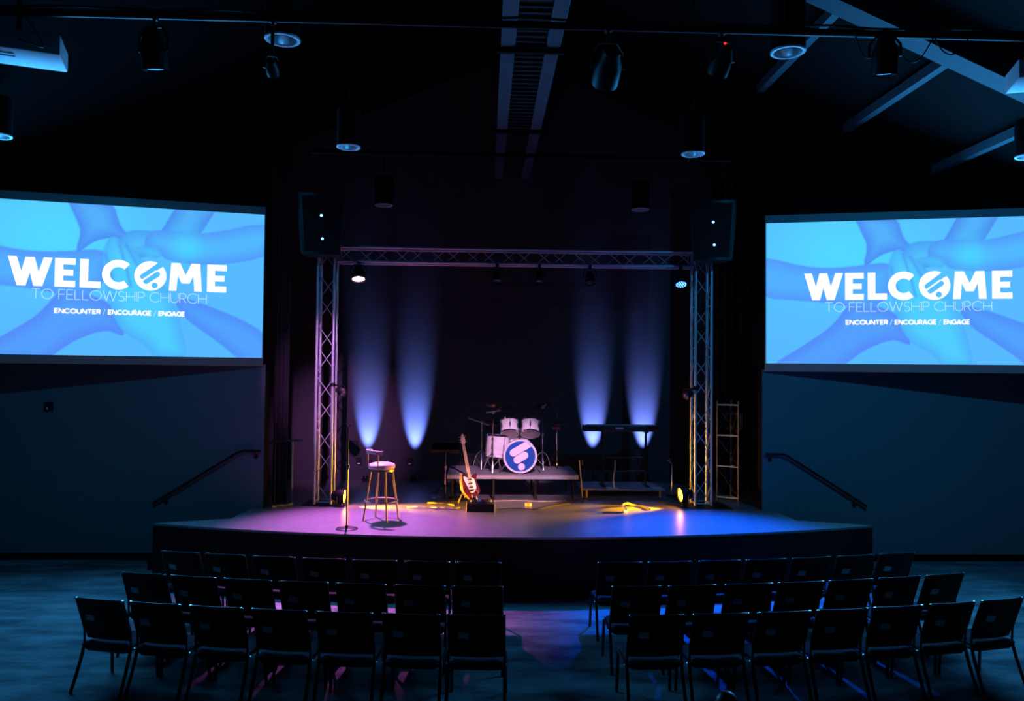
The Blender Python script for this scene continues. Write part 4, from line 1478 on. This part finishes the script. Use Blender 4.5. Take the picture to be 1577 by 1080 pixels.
for zc_ in (0.17, 0.235, 0.30):
    bm = new(); box(bm, -0.04, 0.04, -0.034, -0.0265, zc_ - 0.01, zc_ + 0.01, 0.003, 1, tilt); obj('pickup', bm, 'plastic', body)
bm = new(); box(bm, -0.04, 0.04, -0.04, -0.0265, 0.10, 0.135, 0.004, 1, tilt); obj('bridge', bm, 'chrome', body)
bm = new()
for (a, b) in ((0.07, 0.12), (0.09, 0.09), (0.105, 0.06)):
    lathe(bm, [(0, 0), (0.013, 0), (0.011, 0.016), (0, 0.016)], tilt @ Vector((a, -0.027, b)), tilt.to_3x3() @ Vector((0, -1, 0)), 12)
obj('knobs', bm, 'brass', body)
bm = new()
A = [tilt @ Vector(p) for p in ((-0.029, -0.022, 0.32), (0.029, -0.022, 0.32), (0.022, -0.022, 0.90), (-0.022, -0.022, 0.90))]
B = [tilt @ Vector(p) for p in ((-0.027, -0.046, 0.32), (0.027, -0.046, 0.32), (0.020, -0.042, 0.90), (-0.020, -0.042, 0.90))]
va, vb = [bm.verts.new(p) for p in A], [bm.verts.new(p) for p in B]
bm.faces.new(va[::-1]); bm.faces.new(vb)
for k in range(4):
    bm.faces.new((va[k], va[(k + 1) % 4], vb[(k + 1) % 4], vb[k]))
neck = obj('neck', bm, 'maple', t, smooth=0)
bm = new()
for k in range(18):
    zf = 0.90 - 0.62 * (1 - 2 ** (-k / 12)) / (1 - 2 ** (-22 / 12)) * 0.9
    box(bm, -0.024, 0.024, -0.0475, -0.043, zf - 0.001, zf + 0.001, mtx=tilt)
obj('frets', bm, 'chrome', neck, smooth=0)
bm = new()
hs = chaikin([(-0.022, 0.90), (0.022, 0.90), (0.045, 0.95), (0.04, 1.05), (0.02, 1.09), (-0.01, 1.08), (-0.045, 0.95)], 2)
prism(bm, hs, lambda a, b: tilt @ Vector((a, -0.03, b)), lambda a, b: tilt @ Vector((a, -0.044, b)))
head = obj('headstock', bm, 'maple', t, smooth=30)
bm = new()
for k in range(3):
    for s in (-1, 1):
        z = 0.95 + 0.045 * k
        tube(bm, [tilt @ Vector((s * 0.03, -0.037, z)), tilt @ Vector((s * 0.07, -0.037, z))], 0.009, 6)
obj('tuning_pegs', bm, 'chrome', head)
bm = new()
for k in range(6):
    x = -0.02 + 0.008 * k
    tube(bm, [tilt @ Vector((x, -0.041, 0.12)), tilt @ Vector((x * 0.75, -0.0485, 0.92))], 0.0012, 4)
obj('strings', bm, 'chrome', t)
bm = new()
P = bez([tilt @ Vector((-0.14, -0.028, 0.43)), tilt @ Vector((-0.19, -0.08, 0.30)), tilt @ Vector((-0.20, -0.09, 0.14)), tilt @ Vector((-0.13, -0.08, 0.02)), tilt @ Vector((-0.06, -0.045, -0.055))], 6)
for p, q_ in zip(P, P[1:]):
    w_ = Vector((0.022, -0.012, 0))
    th = Vector((0.0015, 0.003, 0))
    vs = [bm.verts.new(x) for x in (p - w_ - th, p + w_ - th, q_ + w_ - th, q_ - w_ - th, p - w_ + th, p + w_ + th, q_ + w_ + th, q_ - w_ + th)]
    for f in ((0, 1, 2, 3), (7, 6, 5, 4), (0, 4, 5, 1), (3, 2, 6, 7), (0, 3, 7, 4), (1, 5, 6, 2)):
        bm.faces.new([vs[i] for i in f])
obj('strap', bm, 'strap', t, smooth=0)

# ================================================================== MUSIC STAND, BOOM STANDS
t = thing('music_stand', 'black music stand with a tilted desk left of the guitar', 'music stand', (-1.19, 13.85, STZ), 0)
bm = new(); tripod(bm, 0.22, 0.22); obj('tripod', bm, 'black_metal', t)
bm = new(); tube(bm, [(0, 0, 0.05), (0, 0, 0.5)], 0.013, 8); tube(bm, [(0, 0, 0.5), (0, 0, 0.83)], 0.009, 8)
lathe(bm, [(0, 0), (0.02, 0), (0.02, 0.06), (0, 0.06)], (0, 0, 0.5), (0, 0, 1), 12); obj('pole', bm, 'chrome', t)
tm = Matrix.Translation((0, -0.1, 0.83)) @ Matrix.Rotation(R(-62), 4, 'X')
bm = new(); box(bm, -0.24, 0.24, -0.008, 0.008, -0.06, 0.24, 0.004, 1, tm); box(bm, -0.24, 0.24, -0.06, -0.008, -0.062, -0.05, 0.003, 1, tm)
obj('desk', bm, 'plastic', t)

t = thing('boom_stand', 'low black boom microphone stand at the right corner of the drum riser', 'microphone stand', (1.19, 13.42, STZ), 0)
bm = new()
for g in (20, 140, 260):
    tube(bm, [(0, 0, 0.07), (0.17 * math.cos(R(g)), 0.17 * math.sin(R(g)), 0.012)], 0.009, 6)
obj('tripod', bm, 'black_metal', t)
bm = new(); tube(bm, [(0, 0, 0.05), (-0.03, 0, 0.4), (-0.06, 0, 0.72)], 0.011, 8); obj('pole', bm, 'brass', t)
bm = new(); tube(bm, [(-0.08, 0, 0.72), (0.12, 0.02, 0.73)], 0.008, 8); tube(bm, [(0.0, 0.01, 0.62), (0.0, 0.01, 0.72)], 0.02, 10); obj('boom', bm, 'black_metal', t)

t = thing('microphone_stand', 'short microphone stand right of the keyboard platform', 'microphone stand', (2.90, 14.1, STZ), 0)
bm = new(); lathe(bm, [(0, 0), (0.12, 0), (0.12, 0.012), (0, 0.03)], seg=20); obj('base', bm, 'black_metal', t)
bm = new(); tube(bm, [(0, 0, 0.02), (0, 0, 0.56)], 0.011, 8); obj('pole', bm, 'chrome', t)
bm = new(); tube(bm, [(-0.07, -0.03, 0.66), (0.0, 0, 0.58)], [0.03, 0.014], 10); obj('microphone', bm, 'alu', t)

# ================================================================== KEYBOARD SIDE
t = thing('keyboard_platform', 'low dark platform under the keyboard stand', 'platform', (1.99, 14.35, STZ), 0)
pt = 0.975 - STZ
bm = new(); box(bm, -0.745, 0.745, -0.45, 0.45, pt - 0.03, pt, 0.004, 1); obj('deck', bm, 'key_deck', t)
for x in (-0.66, 0.66):
    for y in (-0.4, 0.4):
        bm = new(); tube(bm, [(x, y, 0), (x, y, pt - 0.028)], 0.02, 8); obj('leg', bm, 'brass', t)
KZ = 0.975
t = thing('keyboard_stand', 'black table-style keyboard stand on the low platform', 'stand', (2.06, 14.3, KZ), 0)
for x in (-0.40, 0.40):
    bm = new()
    tube(bm, [(x, 0, 0.02), (x, 0, 0.99)], 0.022, 8)
    obj('column', bm, 'black_metal', t)
    bm = new(); box(bm, x - 0.025, x + 0.025, -0.22, 0.22, 0.0, 0.03, 0.005, 1); box(bm, x - 0.02, x + 0.02, -0.17, 0.17, 0.975, 1.0, 0.004, 1); obj('foot', bm, 'black_metal', t)
bm = new()
for z in (0.27, 0.51):
    box(bm, -0.40, 0.40, -0.015, 0.015, z - 0.014, z + 0.014)
box(bm, 0.13, 0.16, -0.013, 0.013, 0.27, 0.51)
obj('cross_frame', bm, 'black_metal', t, smooth=0)
t = thing('keyboard', 'long black electric keyboard on its stand, back towards the viewer', 'keyboard', (2.0, 14.3, KZ + 1.0), 0)
bm = new(); box(bm, -0.70, 0.70, -0.15, 0.15, 0.0, 0.105, 0.012, 2); obj('case', bm, 'plastic', t)
bm = new(); box(bm, -0.62, 0.62, 0.02, 0.155, 0.105, 0.115, 0.003, 1); obj('keys', bm, 'white_plastic', t)
bm = new(); box(bm, -0.12, 0.02, -0.1535, -0.15, 0.045, 0.075); o = obj('rear_label', bm, 'card', t, smooth=0); o['label'] = 'pale label on the back panel'
bm = new()
for k in range(5):
    lathe(bm, [(0, 0), (0.012, 0), (0.012, 0.008), (0, 0.008)], (-0.55 + 0.05 * k, -0.15, 0.06), (0, -1, 0), 10)
obj('sockets', bm, 'chrome', t)
bm = new()
tube(bm, bez([(1.86, 14.12, KZ + 0.49), (1.85, 14.05, KZ + 0.35), (1.82, 14.02, KZ + 0.15), (1.84, 14.03, KZ + 0.012)], 6), 0.011, 6)
tag(obj('keyboard_cable', bm, 'cable_tan'), 'pale cable hanging from the keyboard stand to the platform', 'cable')
for x, y, w, lab in ((1.80, 14.02, 0.2, 'white sheet lying on the platform below the hanging cable'), (2.62, 14.05, 0.16, 'white sheet at the right end of the keyboard platform')):
    bm = new(); box(bm, x - w / 2, x + w / 2, y - 0.1, y + 0.1, KZ, KZ + 0.004)
    tag(obj('paper_sheet', bm, 'paper', smooth=0), lab, 'paper')

# ================================================================== THINGS ON THE STAGE FLOOR
t = thing('pedalboard', 'black sloping pedalboard box on the floor in front of the guitar', 'pedalboard', (-0.56, 12.5, STZ), 0)
bm = new()
prism(bm, [(-0.1, 0.0), (0.14, 0.0), (0.14, 0.16), (-0.1, 0.125)], lambda a, b: Vector((-0.21, a, b)), lambda a, b: Vector((0.21, a, b)))
obj('case', bm, 'plastic', t, smooth=0)
for s in (-1, 1):
    bm = new(); box(bm, min(s * 0.211, s * 0.225), max(s * 0.211, s * 0.225), -0.1, 0.14, 0.0, 0.12, 0.004, 1); obj('end_cheek', bm, 'strap', t)
for x, m_ in ((-0.13, 'strap'), (-0.02, 'paper'), (0.07, 'red'), (0.15, 'yellow')):
    bm = new(); lathe(bm, [(0, 0), (0.035, 0), (0.03, 0.018), (0, 0.02)], (x, 0.05, 0.147), (0, -0.14, 1), 14); obj('knob', bm, m_, t)
for x, y, m_, lab in ((-1.35, 13.72, 'pedal_blue', 'small blue effects pedal on the floor below the music stand'), (-1.04, 13.5, 'plastic', 'small black effects pedal on the floor left of the guitar stand')):
    t = thing('effects_pedal', lab, 'pedal', (x, y, STZ), 0.2)
    bm = new(); prism(bm, [(-0.06, 0), (0.06, 0), (0.06, 0.055), (-0.06, 0.035)], lambda a, b: Vector((-0.075, a, b)), lambda a, b: Vector((0.075, a, b))); obj('case', bm, m_, t, smooth=0)
    bm = new(); lathe(bm, [(0, 0), (0.013, 0), (0.013, 0.012), (0, 0.014)], (0, -0.03, 0.04), (0, -0.16, 1), 10); obj('footswitch', bm, 'chrome', t)
t = thing('tape_roll', 'small yellow roll lying on the stage floor in front of the bass drum', 'tape', (0.23, 13.0, STZ), 0)
bm = new(); lathe(bm, [(0.03, 0.0), (0.055, 0.0), (0.055, 0.045), (0.03, 0.045)], seg=20, close=True); obj('roll', bm, 'yellow', t)


def floor_cable(label, pts, r=0.008, m_='cable'):
    bm = new()
    tube(bm, bez([(x, y, STZ + r + 0.001 + dz) for x, y, dz in pts], 8), r, 6)
    tag(obj('floor_cable', bm, m_), label, 'cable')


floor_cable('tan cable coiled on the floor between bar stool and music stand', [(-1.75, 12.75, 0), (-1.55, 12.62, 0.03), (-1.40, 12.72, 0), (-1.25, 12.6, 0.02), (-1.12, 12.72, 0), (-1.0, 12.6, 0), (-0.9, 12.75, 0)], 0.011, 'cable_tan')
floor_cable('tan cable lying in front of the left effects pedal', [(-1.45, 13.2, 0), (-1.3, 13.05, 0.02), (-1.15, 13.12, 0), (-1.0, 12.98, 0)], 0.010, 'cable_tan')
floor_cable('black cable running right from the pedalboard', [(-0.3, 12.6, 0), (0.05, 12.72, 0), (0.35, 12.62, 0), (0.6, 12.9, 0), (0.95, 13.2, 0)])
floor_cable('pale cable lying along the foot of the drum riser', [(-0.4, 13.42, 0), (0.1, 13.47, 0), (0.5, 13.4, 0), (0.9, 13.46, 0)], 0.008, 'cable_tan')
floor_cable('curled tan cable on the amber-lit floor in front of the keyboard platform', [(1.70, 12.35, 0), (1.78, 12.45, 0), (1.74, 12.62, 0.06), (1.86, 12.85, 0.05), (1.98, 12.98, 0.0), (2.12, 12.9, 0), (2.18, 12.6, 0)], 0.018, 'cable_tan')
floor_cable('black cable ending in a pale plug left of the curled tan cable', [(1.36, 12.32, 0), (1.5, 12.33, 0), (1.69, 12.34, 0)], 0.009)
floor_cable('dark cable trailing from the keyboard platform to the right amber lamp', [(2.45, 13.86, 0), (2.5, 13.5, 0), (2.62, 13.3, 0), (2.85, 13.12, 0)], 0.007)
bm = new(); tube(bm, [(1.28, 12.32, STZ + 0.014), (1.36, 12.32, STZ + 0.014)], 0.013, 8)
tag(obj('cable_plug', bm, 'paper'), 'pale plug lying on the stage floor left of the curled cable', 'plug')

# unidentified domed thing at the bottom edge, given a made-up lamp shape
t = thing('desk_lamp', 'small dark domed lamp with glinting rim peeking in at the bottom edge', 'lamp', (0.66, 3.75, 0), 0)
bm = new(); lathe(bm, [(0, 0), (0.14, 0), (0.14, 0.015), (0, 0.03)], seg=20); obj('base', bm, 'black_metal', t)
bm = new(); tube(bm, [(0, 0, 0.02), (0, 0, 1.45)], 0.012, 8); obj('pole', bm, 'black_metal', t)
bm = new(); lathe(bm, [(0.055, 0), (0.058, 0.01), (0.05, 0.04), (0.03, 0.065), (0, 0.075)], (0, 0, 1.43), seg=20); obj('shade', bm, 'plastic', t)
bm = new(); tube(bm, [(0.059 * math.cos(2 * PI * k / 20), 0.059 * math.sin(2 * PI * k / 20), 1.432) for k in range(20)], 0.004, 6, closed=True); obj('rim', bm, 'chrome', t)
